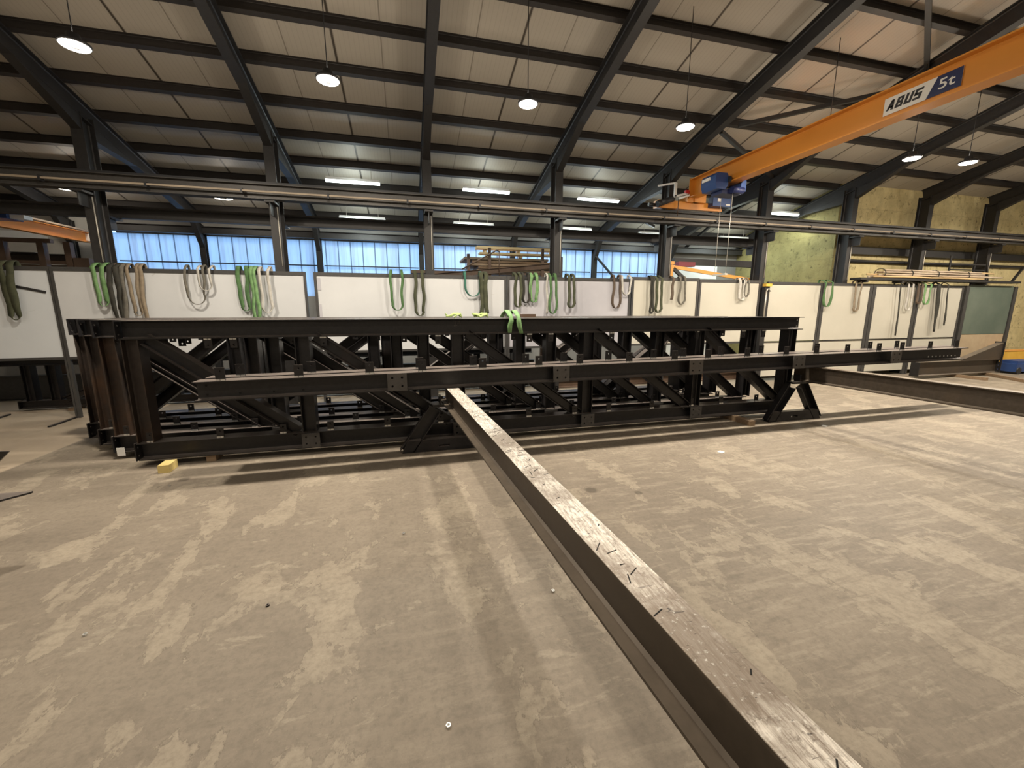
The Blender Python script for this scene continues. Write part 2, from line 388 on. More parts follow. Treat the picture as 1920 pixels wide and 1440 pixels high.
# ------------------------------------------------------------------ the hall
SP, X0 = 2.44, -4.416                     # frame spacing and the x of the first frame in view
XL, XR = -12.5, 21.0
YC0, YC1, YF, YN, RIDGE = 7.68, 7.94, 11.28, -6.2, .6
XG = 10.36                                # gable of the rear aisle
def colx(i): return X0 + SP * i
structure(MB().box((XL, YN, -.15), (XR, YF + .3, 0)).build('floor', M['floor']), 'scuffed grey-brown concrete workshop floor', 'floor')
RT_OFF = .39
def roofslab(y0, y1, x0, x1):
    f = (lambda y: RZ0 - RS * y + RT_OFF) if y1 > RIDGE else (lambda y: RZ0 - RS * (2 * RIDGE - y) + RT_OFF)
    mb = MB(); vs = []
    for dz in (0, .12):
        vs += [(x0, y0, f(y0) + dz), (x1, y0, f(y0) + dz), (x1, y1, f(y1) + dz), (x0, y1, f(y1) + dz)]
    return mb.add(vs, [(0, 1, 2, 3), (4, 7, 6, 5), (0, 4, 5, 1), (1, 5, 6, 2), (2, 6, 7, 3), (3, 7, 4, 0)])
mb = roofslab(RIDGE, 8.25, XL, XR); mb2 = roofslab(8.25, YF + .3, XL, XG + .15); mb.add(mb2.v, mb2.f); mb3 = roofslab(YN - .2, RIDGE, XL, XR); mb.add(mb3.v, mb3.f)
structure(mb.build('ceiling', M['ceil']), 'sloping ceiling of beige ribbed roof panels', 'ceiling')
# walls
structure(MB().box((XL, YF, 0), (XG + .15, YF + .12, 1.98)).build('wall_back', M['wallgrey']), 'grey lower wall under the translucent window strip', 'wall')
structure(MB().box((-6.1, YF, 3.33), (XG + .15, YF + .12, 3.98)).build('wall_back_upper', M['wallgrey']), 'grey eaves wall above the translucent window strip', 'wall')
structure(MB().box((XL, YF, 1.98), (-6.3, YF + .12, 3.98)).build('wall_back_white', M['wallwhite']), 'dull white wall behind the rack of steel sections', 'wall')
structure(MB().box((7.72, YF, 1.98), (XG + .15, YF + .12, 3.33)).build('wall_back_end', M['wallgrey']), 'short grey wall beside the white sectional door', 'wall')
f = lambda y: RZ0 - RS * y + RT_OFF
mb = MB(); vs = [(x, y, z) for x in (XG, XG + .12) for y, z in ((8.16, 0), (YF, 0), (YF, f(YF)), (8.16, f(8.16)))]
mb.add(vs, [(0, 1, 2, 3), (4, 7, 6, 5), (0, 4, 5, 1), (1, 5, 6, 2), (2, 6, 7, 3), (3, 7, 4, 0)])
structure(mb.build('wall_gable', M['foam_green']), 'olive-green foam-insulated gable wall of the rear aisle', 'wall')
structure(MB().box((XG + .12, 8.16, 0), (XR, 8.28, f(8.16))).build('wall_right', M['foam_yellow']), 'yellow foam-insulated wall behind the bundle of battens', 'wall')
structure(MB().box((XR, YN, 0), (XR + .12, 8.28, 6.6)).build('wall_end', M['wallwhite']), 'pale end wall beyond the yellow wall', 'wall')
structure(MB().box((XL - .12, YN, 0), (XL, YF + .12, 6.6)).build('wall_left', M['wallwhite']), 'pale end wall beyond the steel rack', 'wall')
structure(MB().box((XL, YN - .12, 0), (XR, YN, 5.2)).build('wall_front', M['wallwhite']), 'pale long wall behind the photographer', 'wall')
# translucent window strip
wx = [-6.18] + [colx(i) for i in range(0, 6)]
wn = ['beside the steel rack', 'above the second white screen', 'above the gap between the screens', 'above the third white screen', 'behind the timber stack', 'behind the diagonal green brace']
for k in range(6):
    o = MB().box((wx[k] + (.004 if k else -.12), YF + .03, 1.30 if k == 1 else 1.98), (wx[k + 1] - .004, YF + .045, 3.33)).build('window_%d' % (k + 1), M['glazing'])
    structure(o, 'blue-lit translucent corrugated sheet window ' + wn[k], 'window')
    MB().box((wx[k] + .08, YF - .035, 2.715), (wx[k + 1] - .08, YF - .005, 2.74)).build('transom', M['frame'], o)
    structure(o, o['label'], 'window')
# dark sheet sill wall has an opening behind window 2's deep sheet
# white sectional door behind the jib arm
d = structure(MB().box((7.95, YF - .06, .0), (9.6, YF - .01, 3.0)).build('door_1', M['white']), 'white sectional door in the rear wall, half hidden by the cream screens', 'door')
for z in (2.1, 2.6): MB().box((7.96, YF - .068, z), (9.59, YF - .06, z + .012)).build('panel_joint', M['wallgrey'], d)
# main columns, rafters, aisle columns
for i in range(-2, 10):
    x = colx(i)
    if i <= 8:
        ztop = rafz(7.8) + .06
        mb = MB().ibeam((x, 7.81, 0), (x, 7.81, ztop), .26, .15, .012, .009, up=(0, 1, 0))
        o = mb.build('column', M['frame'])
        ph = ORD[i] if i >= 0 else ''
        structure(o, 'dark steel hall column in the crane rail row, %s' % (ph + ' from the steel rack' if i >= 0 else 'hidden beyond the rack, number %s' % ['one', 'two'][i + 2]), 'column')
        MB().box((x - .07, 7.44, 3.30), (x + .07, 7.69, 3.33)).box((x - .006, 7.46, 3.12), (x + .006, 7.69, 3.30)).build('rail_bracket', M['frame'], o)
        if i < 6: MB().box((x - .07, 7.93, 3.05), (x + .07, 8.26, 3.08)).box((x - .006, 7.93, 2.9), (x + .006, 8.2, 3.05)).build('aisle_bracket', M['frame'], o)
        MB().tube((x + .045, 7.672, 2.36), (x + .045, 7.672, 3.28), .008).build('conduit', M['bright'], o)
    if -2 <= i <= 9:
        y1 = 11.2 if i <= 6 else 7.9
        for (a, b, nm) in ((y1, RIDGE, 'rafter'),):
            mb = MB(); h = .25; c = h / 2
            mb.ibeam((x, a, rafz(a) + c), (x, b, rafz(b) + c), h, .13, .012, .008)
            # haunches either side of the column head
            for sgn, yk in ((-1, 7.68), (1, 7.94)):
                if sgn > 0 and i > 6: continue
                L = 1.0
                ye = yk + sgn * L
                vs = [(x + t, yk, rafz(yk) - .20) for t in (-.06, .06)] + [(x + t, ye, rafz(ye) + .005) for t in (-.06, .06)] + [(x + t, yk, rafz(yk) + .01) for t in (-.06, .06)]
                mb.add(vs, [(0, 1, 3, 2), (0, 2, 4), (1, 5, 3), (0, 4, 5, 1), (2, 3, 5, 4)])
            o = mb.build('rafter', M['frame'])
            structure(o, 'dark steel roof rafter over the %s' % (ORD[i] + ' column from the steel rack' if i >= 0 else ['bay beyond the rack', 'steel rack'][i + 2]), 'rafter')
        mb = MB(); zz = RZ0 - RS * (2 * RIDGE)
        mb.ibeam((x, RIDGE, rafz(RIDGE) + .125), (x, YN, rafz(2 * RIDGE - YN) + .125), .25, .13)
        structure(mb.build('rafter', M['frame']), 'dark roof rafter of the slope behind the photographer, frame %s' % ORD[i + 2], 'rafter')
    if -2 <= i <= 5:
        mb = MB().ibeam((x, YF - .10, 0), (x, YF - .10, rafz(YF - .1) + .02), .14, .12, up=(0, 1, 0))
        vs = [(x + t, YF - .17, 3.05) for t in (-.05, .05)] + [(x + t, YF - .17, rafz(YF - .17)) for t in (-.05, .05)] + [(x + t, YF - .55, rafz(YF - .55)) for t in (-.05, .05)]
        mb.add(vs, [(0, 1, 3, 2), (0, 2, 4), (1, 5, 3), (0, 4, 5, 1), (2, 3, 5, 4)])
        structure(mb.build('column', M['frame']), 'slim dark steel column between the window sheets, %s' % (ORD[i] + ' from the steel rack' if i >= 0 else ['behind the rack', 'at the rack end'][i + 2]), 'column')
structure(MB().ibeam((-6.2, YF - .2, 3.42), (XG, YF - .2, 3.42), .16, .12).build('eaves_beam', M['frame']), 'dark eaves beam along the top of the window strip', 'beam')
# purlins
py_ = [1.1, 1.81, 2.52, 3.22, 3.92, 4.62, 5.33, 6.03, 6.73, 7.46, 8.2, 8.93, 9.65, 10.36, 11.0]
for k, Y in enumerate(py_):
    z = rafz(Y) + .25 + .07
    o = MB().ibeam((XL, Y, z), (XR if Y < 8.1 else XG, Y, z), .14, .07, .007, .005, up=(0, RS, 1), fil=.004).build('purlin', M['purlin'])
    structure(o, 'dark steel purlin under the ceiling, %s up from the eaves' % (ORD + ['fourteenth', 'fifteenth'])[14 - k], 'purlin')
for k in range(7):
    Y = .2 - k * .95; z = rafz(2 * RIDGE - Y) + .32
    structure(MB().ibeam((XL, Y, z), (XR, Y, z), .14, .07, .007, .005, fil=.004).build('purlin', M['purlin']), 'dark purlin of the slope behind the photographer, %s from the ridge' % ORD[k], 'purlin')
# roof bracing
def brace(a, b, off, lab, r=.035):
    structure(MB().bar(onR(*a, off), onR(*b, off), .06, .06).build('roof_brace', M['frame']), lab, 'brace')
brace((1385, 235), (1700, 165), .06, 'thin dark roof brace passing behind the orange crane girder')
brace((1352, 247), (1452, 335), .06, 'short dark roof brace sloping down to the hoist')
brace((1742, -20), (1737, 150), .20, 'dark roof strut rising above the crane girder sign')
brace((1186, 403), (1226, 425), .06, 'short bright-edged roof brace behind the crane rail')
brace((1268, 480), (1345, 412), .04, 'long diagonal brace below the crane hoist', )
brace((1345, 412), (1440, 358), .04, 'diagonal brace beside the sixth column')
a = onY(1115, 478, YF - .22); b_ = onY(1155, 525, YF - .22)
structure(MB().bar(a, b_ + (b_ - a) * 1.2, .05, .05).build('window_brace', M['frame']), 'green-black diagonal brace crossing a window sheet', 'brace')

# crane runways
t = thing('crane_rail', (0, 7.5, 3.33), 'long dark crane rail across the hall in front of the columns', 'rail')
MB().ibeam((XL, 7.5, 3.45), (XR, 7.5, 3.45), .22, .14).build('runway_girder', M['rail'], t)
MB().box((XL, 7.475, 3.56), (XR, 7.525, 3.60)).build('rail_bar', M['black'], t)
MB().box((XL, 7.375, 3.42), (XR, 7.395, 3.445)).build('conductor_bar', M['conductor'], t)
for k in range(27): x = XL + .4 + k * 1.22; MB().box((x, 7.372, 3.39), (x + .03, 7.44, 3.465)).build('bar_clip', M['black'], t)
t = thing('crane_rail', (0, 8.17, 3.08), 'second dark crane rail behind the columns, over the rear aisle', 'rail')
MB().ibeam((XL, 8.17, 3.16), (colx(5) + .2, 8.17, 3.16), .16, .10).build('runway_girder', M['frame'], t)
MB().box((XL, 8.15, 3.24), (colx(5) + .2, 8.19, 3.27)).build('rail_bar', M['rail'], t)
# pipes and beam on the yellow wall
structure(MB().box((XG + .3, 8.04, 3.02), (XR, 8.16, 3.2)).build('wall_beam', M['frame']), 'dark steel beam along the yellow wall below the crane rail', 'beam')
structure(MB().tube((XG + .3, 8.1, 2.86), (XR, 8.1, 2.86), .04).build('wall_pipe', M['frame']), 'dark pipe along the yellow wall under the beam', 'pipe')

# ------------------------------------------------------------------ lamps
def hang_z(Y): return rafz(Y if Y > RIDGE else 2 * RIDGE - Y) + .25
def high_bay(p, label, power, group, s=1.):
    t = thing('high_bay_lamp', p, label, 'lamp', group); x, y, z = p
    S_ = lambda pr: [(a * s, b * s) for a, b in pr]
    MB().lathe(p, S_([(.02, .10), (.05, .09), (.055, .045), (.107, .025), (.117, .018), (.117, .0), (.108, -.004)])).build('housing', M['black'], t)
    MB().lathe(p, S_([(.108, -.003), (.102, -.011), (.036, -.011), (.032, -.004)])).build('lens_ring', M['lamp_warm'], t)
    MB().lathe(p, S_([(.034, -.004), (.034, -.018), (.03, -.022), (.0, -.023)])).build('sensor_cap', M['black'], t)
    MB().tube((x, y, z + .09), (x, y, hang_z(y) + .02), .005, 6).build('cable', M['black'], t)
    area('lamp_light', (0, 0, -.0125), power, WARM, .21, t)
    l = bpy.data.lights.new('lamp_spill', 'POINT'); l.energy = power * .3; l.color = WARM; l.shadow_soft_size = .13
    o = bpy.data.objects.new('lamp_spill', l); COL.objects.link(o); o.parent = t; o.location = (0, 0, -.13)
    return t
hb = [((140, 85), 'round high-bay lamp lit warm white, over the steel rack end of the hall'), ((615, 150), 'round high-bay lamp lit warm white, second in its row from the rack end'),
      ((990, 195), 'round high-bay lamp hanging third in its row, near the middle rafter'), ((1285, 238), 'round high-bay lamp hanging above the crane end carriage'),
      ((1553, 252), 'round high-bay lamp hidden behind the orange crane girder'), ((1710, 297), 'round high-bay lamp under the girder sign, nearer of the two beyond the crane'), ((1815, 305), 'round high-bay lamp last in its row, towards the yellow wall end')]
for p, lab in hb: high_bay(onY(*p, 5.0), lab, LP_BAY, 'high-bay lamps of the visible row')
for k, x in enumerate((11.5, 13.9, 16.3)): high_bay(Vector((x, 5.0, 4.0)), 'round high-bay lamp continuing the row beyond the frame edge, %s after the last visible one' % ORD[k], LP_BAY, 'high-bay lamps of the visible row')
for k in range(6): high_bay(Vector((-6.9 + 3.35 * k, .6, 5.0)), 'round high-bay lamp of the row above the photographer, %s from the rack end' % ORD[k], LP_NEAR, 'high-bay lamps above the photographer')
for k in range(6): high_bay(Vector((-6.9 + 3.35 * k, -4.4, 4.3)), 'round high-bay lamp of the row behind the photographer, %s from the rack end' % ORD[k], LP_NEAR, 'high-bay lamps behind the photographer')
for p, lab in (((125, 352), 'round lamp in the rear aisle beside the first column'), ((418, 370), 'round lamp in the rear aisle over the second white screen')): high_bay(onY(*p, 10.), lab, LP_BAY * .5, 'high-bay lamps of the rear aisle', 1.6)
def tube_light(px, Y, lab, L):
    c = onY(*px, Y); t = thing('tube_light', c, lab, 'lamp', 'tube lights of the rear aisle'); x, y, z = c
    MB().box((x - L / 2, y - .05, z + .0), (x + L / 2, y + .05, z + .045)).build('housing', M['white'], t)
    mb = MB(); n = 8; prof = [(.05 * math.cos(a), .045 * math.sin(a)) for a in [math.pi + math.pi * k / n for k in range(n + 1)]]
    mb.sweep(prof, (x - L / 2 - .01, y, z), (x + L / 2 + .01, y, z), (0, 0, 1), True).build('diffuser', M['lamp_cool'], t)
    for s in (-.35, .35): MB().tube((x + s * L, y, z + .04), (x + s * L, y, hang_z(y) + .04), .004, 6).build('hanger', M['bright'], t)
    area('tube_glow', (0, 0, -.06), LP_TUBE, COOL, L, t, .08)
    l = bpy.data.lights.new('tube_spill', 'POINT'); l.energy = LP_TUBE * .9; l.color = COOL; l.shadow_soft_size = .2
    o = bpy.data.objects.new('tube_spill', l); COL.objects.link(o); o.parent = t; o.location = (0, 0, -.12)
for px, lab in (((662, 340), 'tube light glowing above the crane rail between second and third columns'), ((912, 357), 'tube light glowing above the crane rail beside the third column'), ((1122, 374), 'tube light glowing above the crane rail beside the fourth column'), ((1467, 400), 'tube light above the crane rail beside the sixth column')):
    tube_light(px, 9.04, lab, .98)
for px, lab in (((680, 410), 'tube light hung low over the gap between the white screens'), ((888, 421), 'tube light hung low above the timber stack'), ((1075, 430), 'tube light hung low just past the fourth column'), ((1228, 439), 'tube light hung low against the fifth column'), ((1375, 447), 'tube light hung low before the olive gable wall')):
    tube_light(px, 10.36, lab, .98)

# ------------------------------------------------------------------ orange overhead crane
GX = 5.6
t = thing('overhead_crane', (GX, 7.5, 3.6), 'orange single-girder overhead crane spanning from the dark crane rail', 'crane')
mb = MB().ibeam((GX, 7.35, 3.99), (GX, -5.6, 3.99), .34, .20, .016, .012)
mb.build('girder', M['orange'], t)
mb = MB().box((4.86, 7.42, 3.62), (6.34, 7.58, 3.76)); mb.box((GX - .13, 7.36, 3.74), (GX + .13, 7.62, 3.84)).box((GX - .11, 7.352, 3.80), (GX + .11, 7.37, 4.17))
mb.box((GX + .02, 7.34, 3.74), (GX + .28, 7.44, 3.94)).build('end_carriage', M['orange'], t)
mb = MB()
for x in (5.05, 6.15): mb.tube((x, 7.46, 3.665), (x, 7.54, 3.665), .06, 16)
mb.build('wheel', M['black'], t)
o = MB().box((6.0, 7.28, 3.68), (6.42, 7.42, 3.86)).box((6.12, 7.30, 3.86), (6.24, 7.40, 3.90)).build('drive_motor', M['blue'], t)
MB().box((6.10, 7.272, 3.77), (6.18, 7.279, 3.83)).box((6.3, 7.272, 3.70), (6.40, 7.279, 3.73)).build('rating_plate', M['signwhite'], o)
MB().tube((4.86, 7.36, 3.68), (5.14, 7.36, 3.78), .055, 14).tube((4.80, 7.36, 3.66), (4.87, 7.36, 3.685), .06, 14).build('travel_motor', M['black'], t)
MB().tube((4.70, 7.5, 3.68), (4.86, 7.5, 3.68), .035).tube((6.34, 7.5, 3.68), (6.46, 7.5, 3.68), .035).build('buffer', M['black'], t)
mb = MB().bar((5.12, 7.3, 3.80), (5.42, 7.3, 3.88), .03, .035).bar((5.22, 7.28, 3.77), (5.44, 7.28, 3.84), .03, .03).bar((5.14, 7.3, 3.80), (5.14, 7.3, 4.05), .03, .05).bar((5.15, 7.3, 4.05), (4.88, 7.5, 4.03), .03, .03)
o = mb.build('cable_arm', M['white'], t)
MB().box((5.36, 7.27, 3.87), (5.44, 7.33, 3.93)).build('red_switch', M['redbit'], o)
mb = MB().tube((5.28, 7.38, 3.8), (5.28, 7.38, 3.47), .008, 6).build('collector_cable', M['rackpaint'], t)
# sign on the web facing the photographer
sx = GX - .0125
def yz(px, py): p = onX(px, py, sx); return p.y, p.z
y0, y1, z1, z0 = 4.03, 3.32, 4.085, 3.90
sg = MB().box((sx - .004, y1, z0), (sx - .0005, y0, z1)).build('sign', M['signwhite'], t)
ys = y0 - (y0 - y1) * .62; ysb = y0 - (y0 - y1) * .50
MB().add([(sx - .0048, ysb - .06, z0), (sx - .0048, y1, z0), (sx - .0048, y1, z1), (sx - .0048, ys - .06, z1), (sx - .004, ysb - .06, z0), (sx - .004, y1, z0), (sx - .004, y1, z1), (sx - .004, ys - .06, z1)],
         [(0, 1, 2, 3), (4, 7, 6, 5), (0, 4, 5, 1), (1, 5, 6, 2), (2, 6, 7, 3), (3, 7, 4, 0)]).build('blue_field', M['navy'], sg)
def text(body, mat, parent, yl, zb, h, wid, shear, off, x):
    c = bpy.data.curves.new('lettering', 'FONT'); c.body = body; c.size = 1; c.shear = shear; c.offset = off; c.extrude = .0
    o = bpy.data.objects.new('lettering', c); COL.objects.link(o); c.materials.append(mat)
    bpy.context.view_layer.update(); d = o.dimensions
    hh = .70 if d.y < .01 else d.y
    o.scale = (wid / max(d.x, .01), h / hh, 1)
    o.rotation_euler = (R(90), 0, R(-90))
    pl = Vector((0, 0, 0)); q = parent
    while q is not None: pl += q.location; q = q.parent
    o.location = Vector((x, yl, zb)) - pl; o.parent = parent
    bpy.context.view_layer.update()
    me = bpy.data.meshes.new_from_object(o.evaluated_get(bpy.context.evaluated_depsgraph_get()))
    n = bpy.data.objects.new('lettering', me); COL.objects.link(n); n.parent = parent
    n.location = o.location; n.rotation_euler = o.rotation_euler; n.scale = o.scale
    bpy.data.objects.remove(o); return n
def block_letters(yl, zb, hh, x):
    t = .027; w = .074; g = .012; mb = MB(); h2 = hh / 2
    q = lambda a, b, c, d: [(a, b), (c, b), (c, d), (a, d)]
    L = {'A': [[(0, 0), (t, 0), (w * .62, hh), (w * .30, hh)], [(w - t, 0), (w, 0), (w * .70, hh), (w * .38, hh)], q(w * .2, hh * .22, w * .8, hh * .42)],
         'B': [q(0, 0, t, hh), q(t, hh - .022, w * .9, hh), q(t, h2 - .012, w * .9, h2 + .012), q(t, 0, w, .022), q(w * .95 - t, h2 + .012, w * .95, hh - .022), q(w - t, .022, w, h2 - .012)],
         'U': [q(0, .0, t, hh), q(w - t, .0, w, hh), q(t, 0, w - t, .024)],
         'S': [q(0, hh - .023, w, hh), q(0, h2, t, hh - .023), q(0, h2 - .012, w, h2 + .012), q(w - t, .023, w, h2 - .012), q(0, 0, w, .023)]}
    for i, ch in enumerate('ABUS'):
        for poly in L[ch]:
            p = [(x + dx, yl - (i * (w + g) + u + v * .30), zb + v) for dx in (0, .0008) for u, v in poly]
            mb.add(p, [(0, 1, 2, 3), (7, 6, 5, 4), (0, 4, 5, 1), (1, 5, 6, 2), (2, 6, 7, 3), (3, 7, 4, 0)])
    return mb.build('lettering', M['black'], sg)
block_letters(y0 - .025, z0 + .043, .105, sx - .0054)
text('5t', M['signwhite'], sg, y1 + .20, z0 + .05, .10, .14, 0., .012, sx - .0056)
# hoist trolley
h = thing('crane_hoist', (GX, 6.5, 3.8), 'blue wire-rope hoist trolley hanging on the orange girder', 'hoist')
mb = MB(); q = [(-.09, -.14), (.09, -.14), (.125, -.05), (.125, .08), (.09, .12), (-.10, .12), (-.13, .07), (-.13, -.07)]
mb.sweep([(a, b) for a, b in q], (GX - .25, 6.68, 3.84), (GX - .25, 6.32, 3.84), (0, 0, 1)).build('motor_housing', M['blue'], h)
MB().box((GX - .395, 6.45, 3.86), (GX - .37, 6.64, 3.91)).build('name_plate', M['signwhite'], h)
MB().box((GX - .20, 6.36, 3.64), (GX + .20, 6.62, 3.72)).tube((GX - .05, 6.30, 3.69), (GX + .18, 6.30, 3.69), .055, 14).build('rope_drum', M['navy'], h)
MB().box((GX + .135, 6.3, 3.68), (GX + .24, 6.6, 3.86)).build('gear_case', M['blue'], h)
mb = MB()
for y in (6.3, 6.6): mb.tube((GX - .13, y, 3.855), (GX - .105, y, 3.855), .05, 14).tube((GX + .105, y, 3.855), (GX + .13, y, 3.855), .05, 14)
mb.build('trolley_wheel', M['black'], h)
mb = MB()
for y in (6.35, 6.62): mb.tube((GX + .02, y, 3.66), (GX + .02, y, 2.3), .0035, 6)
mb.build('rope', M['bright'], h)
MB().box((GX - .005, 6.33, 2.27), (GX + .045, 6.64, 2.30)).build('hook_block', M['bright'], h)
h.children[-1].location = (0, 0, 0)

# smaller crane in the rear aisle
t = thing('overhead_crane', (-6.1, 8.17, 3.27), 'small orange crane with a blue hoist above the steel rack', 'crane')
a = onY(-60, 402, 8.4); b_ = onY(165, 446, 10.9)
MB().ibeam(a, b_, .20, .13).build('girder', M['orange'], t)
MB().bar(a + Vector((0, 0, .16)), b_ + Vector((0, 0, .14)), .05, .03).build('cable_track', M['conductor'], t)
c = onY(8, 408, 8.75)
MB().cbox(c + Vector((0, -.05, .06)), (.34, .3, .2)).build('hoist', M['blue'], t)
MB().cbox(c + Vector((.2, -.06, .0)), (.3, .16, .06)).build('hoist_bracket', M['white'], t)
MB().cbox(b_, (.5, .16, .14)).build('end_carriage', M['white'], t)

# ------------------------------------------------------------------ framed screens carrying the slings
ZT, ZB, YS = 2.27, .91, 7.58
def screen(xa, xb, mat, lab, legs=True, zt=ZT, zb=ZB, post=.045, kick=None, head=.06):
    t = thing('workshop_screen', ((xa + xb) / 2, YS + .03, 0), lab, 'screen', 'framed sheet screens in a line')
    MB().box((xa + post, YS + .012, zb + .03), (xb - post, YS + .024, zt - head)).build('sheet', mat, t)
    MB().box((xa, YS, zt - head), (xb, YS + .05, zt)).build('top_rail', M['screenframe'], t)
    MB().box((xa + post, YS, zb), (xb - post, YS + (.03 if kick else .05), zb + (.012 if kick else .04))).build('bottom_rail', M['screenframe'], t)
    for x in (xa, xb - post): MB().box((x, YS, 0), (x + post, YS + .05, zt - head)).build('post', M['screenframe'], t)
    if kick: MB().box((xa + post, YS + .015, .12), (xb - post, YS + .025, zb)).build('kick_sheet', kick, t)
    return t
px = lambda x: onY(x, 522, YS).x
s1 = screen(-7.6, px(94), M['board_white'], 'cool white framed screen with a short dark bar on it, at the rack end', post=.025)
MB().bar(onY(30, 537, YS + .005), onY(86, 548, YS + .005), .012, .035).build('dark_bar', M['frame'], s1)
screen(px(95), px(573), M['board_mid'], 'wide white screen ending at the gap, with loops of grey and green slings', post=.035)
s3 = screen(px(588), px(950), M['board_mid'], 'wide white framed screen beside the gap, under the timber stack')
for za, zb_ in ((.02, .0),):
    for (p, q) in (((591, 520), (602, 544)), ((593, 570), (605, 597))):
        A, B = onY(*p, YS), onY(*q, YS); MB().box((A.x, YS + .005, B.z), (B.x, YS + .011, A.z)).build('patch_plate', M['board_grey'], s3)
screen(px(951), px(1184), M['board_grey'], 'scratched grey framed screen between the white and cream ones')
screen(px(1186), px(1312), M['board_cream'], 'cream framed screen hung with brown slings below the jib arm', zt=ZT + .04)
screen(px(1313), px(1428), M['board_cream'], 'cream framed screen with one white sling bundle', zt=ZT + .02)
screen(px(1442), px(1545), M['board_cream'], 'empty cream framed screen behind the truss ends', kick=M['board_cream'])
screen(px(1546), px(1640), M['board_cream'], 'cream screen with a tan sling and a wide dark post', post=.085, kick=M['board_cream'])
screen(px(1641), px(1727), M['board_cream'], 'cream screen with a black strap and white slings', post=.10, kick=M['board_cream'])
screen(px(1728), px(1812), M['board_cream'], 'cream screen with two long dark straps, next to the green sheet', post=.06, kick=M['board_cream'])
t = thing('workshop_screen', (px(1865), YS, 0), 'dark green sheet screen at the end of the row', 'screen', 'framed sheet screens in a line')
xa, xb = px(1822), px(1905)
MB().box((xa, YS, 1.0), (xb, YS + .02, ZT + .02)).build('sheet', M['board_green'], t)
MB().box((xa, YS + .01, .0), (xb, YS + .02, 1.0)).build('lower_sheet', M['tan'], t)
for x in (xa - .14, xb + .02): MB().box((x, YS - .02, 0), (x + .12, YS + .06, ZT)).build('post', M['screenframe'], t)
t = thing('machine_post', (px(1434), 7.55, 0), 'dark upright post with a rounded slot beside the cream screens', 'post')
xa = px(1430); xb = px(1441)
MB().channel(((xa + xb) / 2, 7.54, 0), ((xa + xb) / 2, 7.54, 2.16), .13, .08, up=(1, 0, 0)).build('column_body', M['frame'], t)
MB().path([(xa + .03, 7.47, 1.5), (xa + .03, 7.47, 2.05), (xa + .05, 7.47, 2.1), (xb - .04, 7.47, 2.1), (xb - .02, 7.47, 2.05)], .014).build('bent_rod', M['bright'], t)
MB().box((xa, 7.46, 2.16), (xb, 7.56, 2.22)).build('hazard_plate', M['yellowpaint'], t)

# ------------------------------------------------------------------ slings hanging over the screens
NS = [0]
def strand_x(x, z, k): return x + .012 * math.sin(z * 7 + k) + .006 * math.sin(z * 17 + 2 * k)
def loop_sling(xa, xb, yb, col, lab, w=.055, y0=7.545, group='lifting slings over the screens', ytop=520):
    NS[0] += 1; y0 -= .026 * (NS[0] % 4); yb_ = 7.642 + .012 * (NS[0] % 3)
    k = random.random() * 6
    A = onY(xa, ytop, y0).x; B = onY(xb, ytop, y0).x; zb = onY((xa + xb) / 2, yb, y0).z; top = ZT + .06
    r = abs(B - A) / 2; rb = max(r, .035); ym = y0 - .012
    pts = []; wd = []
    def put(p, ang): pts.append(Vector(p)); wd.append(Vector((math.cos(ang) * w, -math.sin(ang) * w, 0)))
    put((A, yb_, top - .38), 0); put((A, yb_, top - .05), 0); put((A, 7.63, top), 0); put((A, 7.60, top + .01), 0); put((A, 7.555, top - .008), 0)
    n = 9
    zu = zb + rb * 1.3
    for i in range(n + 1):
        f_ = i / n; z = top - .06 + (zu - top + .06) * f_
        put((strand_x(A, z, k) - .0 + (0), y0, z), .25 * math.sin(3 * f_ + k) + .5 * f_ ** 3)
    for i in range(1, 12):
        th = math.pi * i / 12
        put(((A + B) / 2 - (B - A) / 2 * math.cos(th), y0 - .004 * math.sin(th), zu - (zu - zb) * math.sin(th)), .5 + .6 * math.sin(th))
    for i in range(n + 1):
        f_ = 1 - i / n; z = top - .06 + (zu - top + .06) * f_
        put((strand_x(B, z, k + 2), ym, z), .25 * math.sin(3 * f_ + k + 1) + .5 * f_ ** 3)
    put((B, 7.555, top - .008), 0); put((B, 7.60, top + .014), 0); put((B, 7.63, top), 0); put((B, yb_, top - .05), 0); put((B, yb_, top - .30), 0)
    o = MB().ribbon(pts, wd, .009).build('lifting_sling', WEB[col])
    return tag(o, lab, 'sling', group)
def strap(x, yb, col, lab, w=.06, y0=7.50, x2=None, endw=None, ytop=520, group='straps hanging on the screens'):
    k = random.random() * 6; A = onY(x, ytop, y0).x; Bp = onY(x2 or x, yb, y0); top = ZT + .06
    pts = [(A, 7.66, top - .25), (A, 7.655, top - .05), (A, 7.63, top), (A, 7.60, top + .012), (A, 7.555, top - .008)]; ws = [w] * 5
    n = 12
    for i in range(n + 1):
        f_ = i / n; z = top - .05 + (Bp.z - top + .05) * f_
        pts.append((A + (Bp.x - A) * f_ + .01 * math.sin(8 * f_ + k), y0, z)); ws.append(w if f_ < .75 else (endw or w))
    wd = [Vector((a * math.cos(.15 * math.sin(i * .45 + k)), -a * math.sin(.15 * math.sin(i * .45 + k)), 0)) for i, a in enumerate(ws)]
    o = MB().ribbon([Vector(p) for p in pts], wd, .009).build('lifting_strap', WEB[col])
    return tag(o, lab, 'strap', group)
L = loop_sling
L(2, 18, 600, 'olive', 'thick dark olive sling at the rack end, over the first white screen', .085, ytop=505)
L(175, 193, 574, 'bright', 'bright green sling beside the first column', .065, ytop=508)
L(203, 217, 612, 'dark', 'dark brown sling beside the bright green one at the first column', .06, 7.53, ytop=508)
L(214, 224, 585, 'brown', 'brown sling tucked beside the dark one at the first column', .05, 7.555, ytop=508)
strap(228, 606, 'grey', 'thick grey-brown strap with a blue tie above it, hung beside the first column', .07, x2=238, ytop=510)
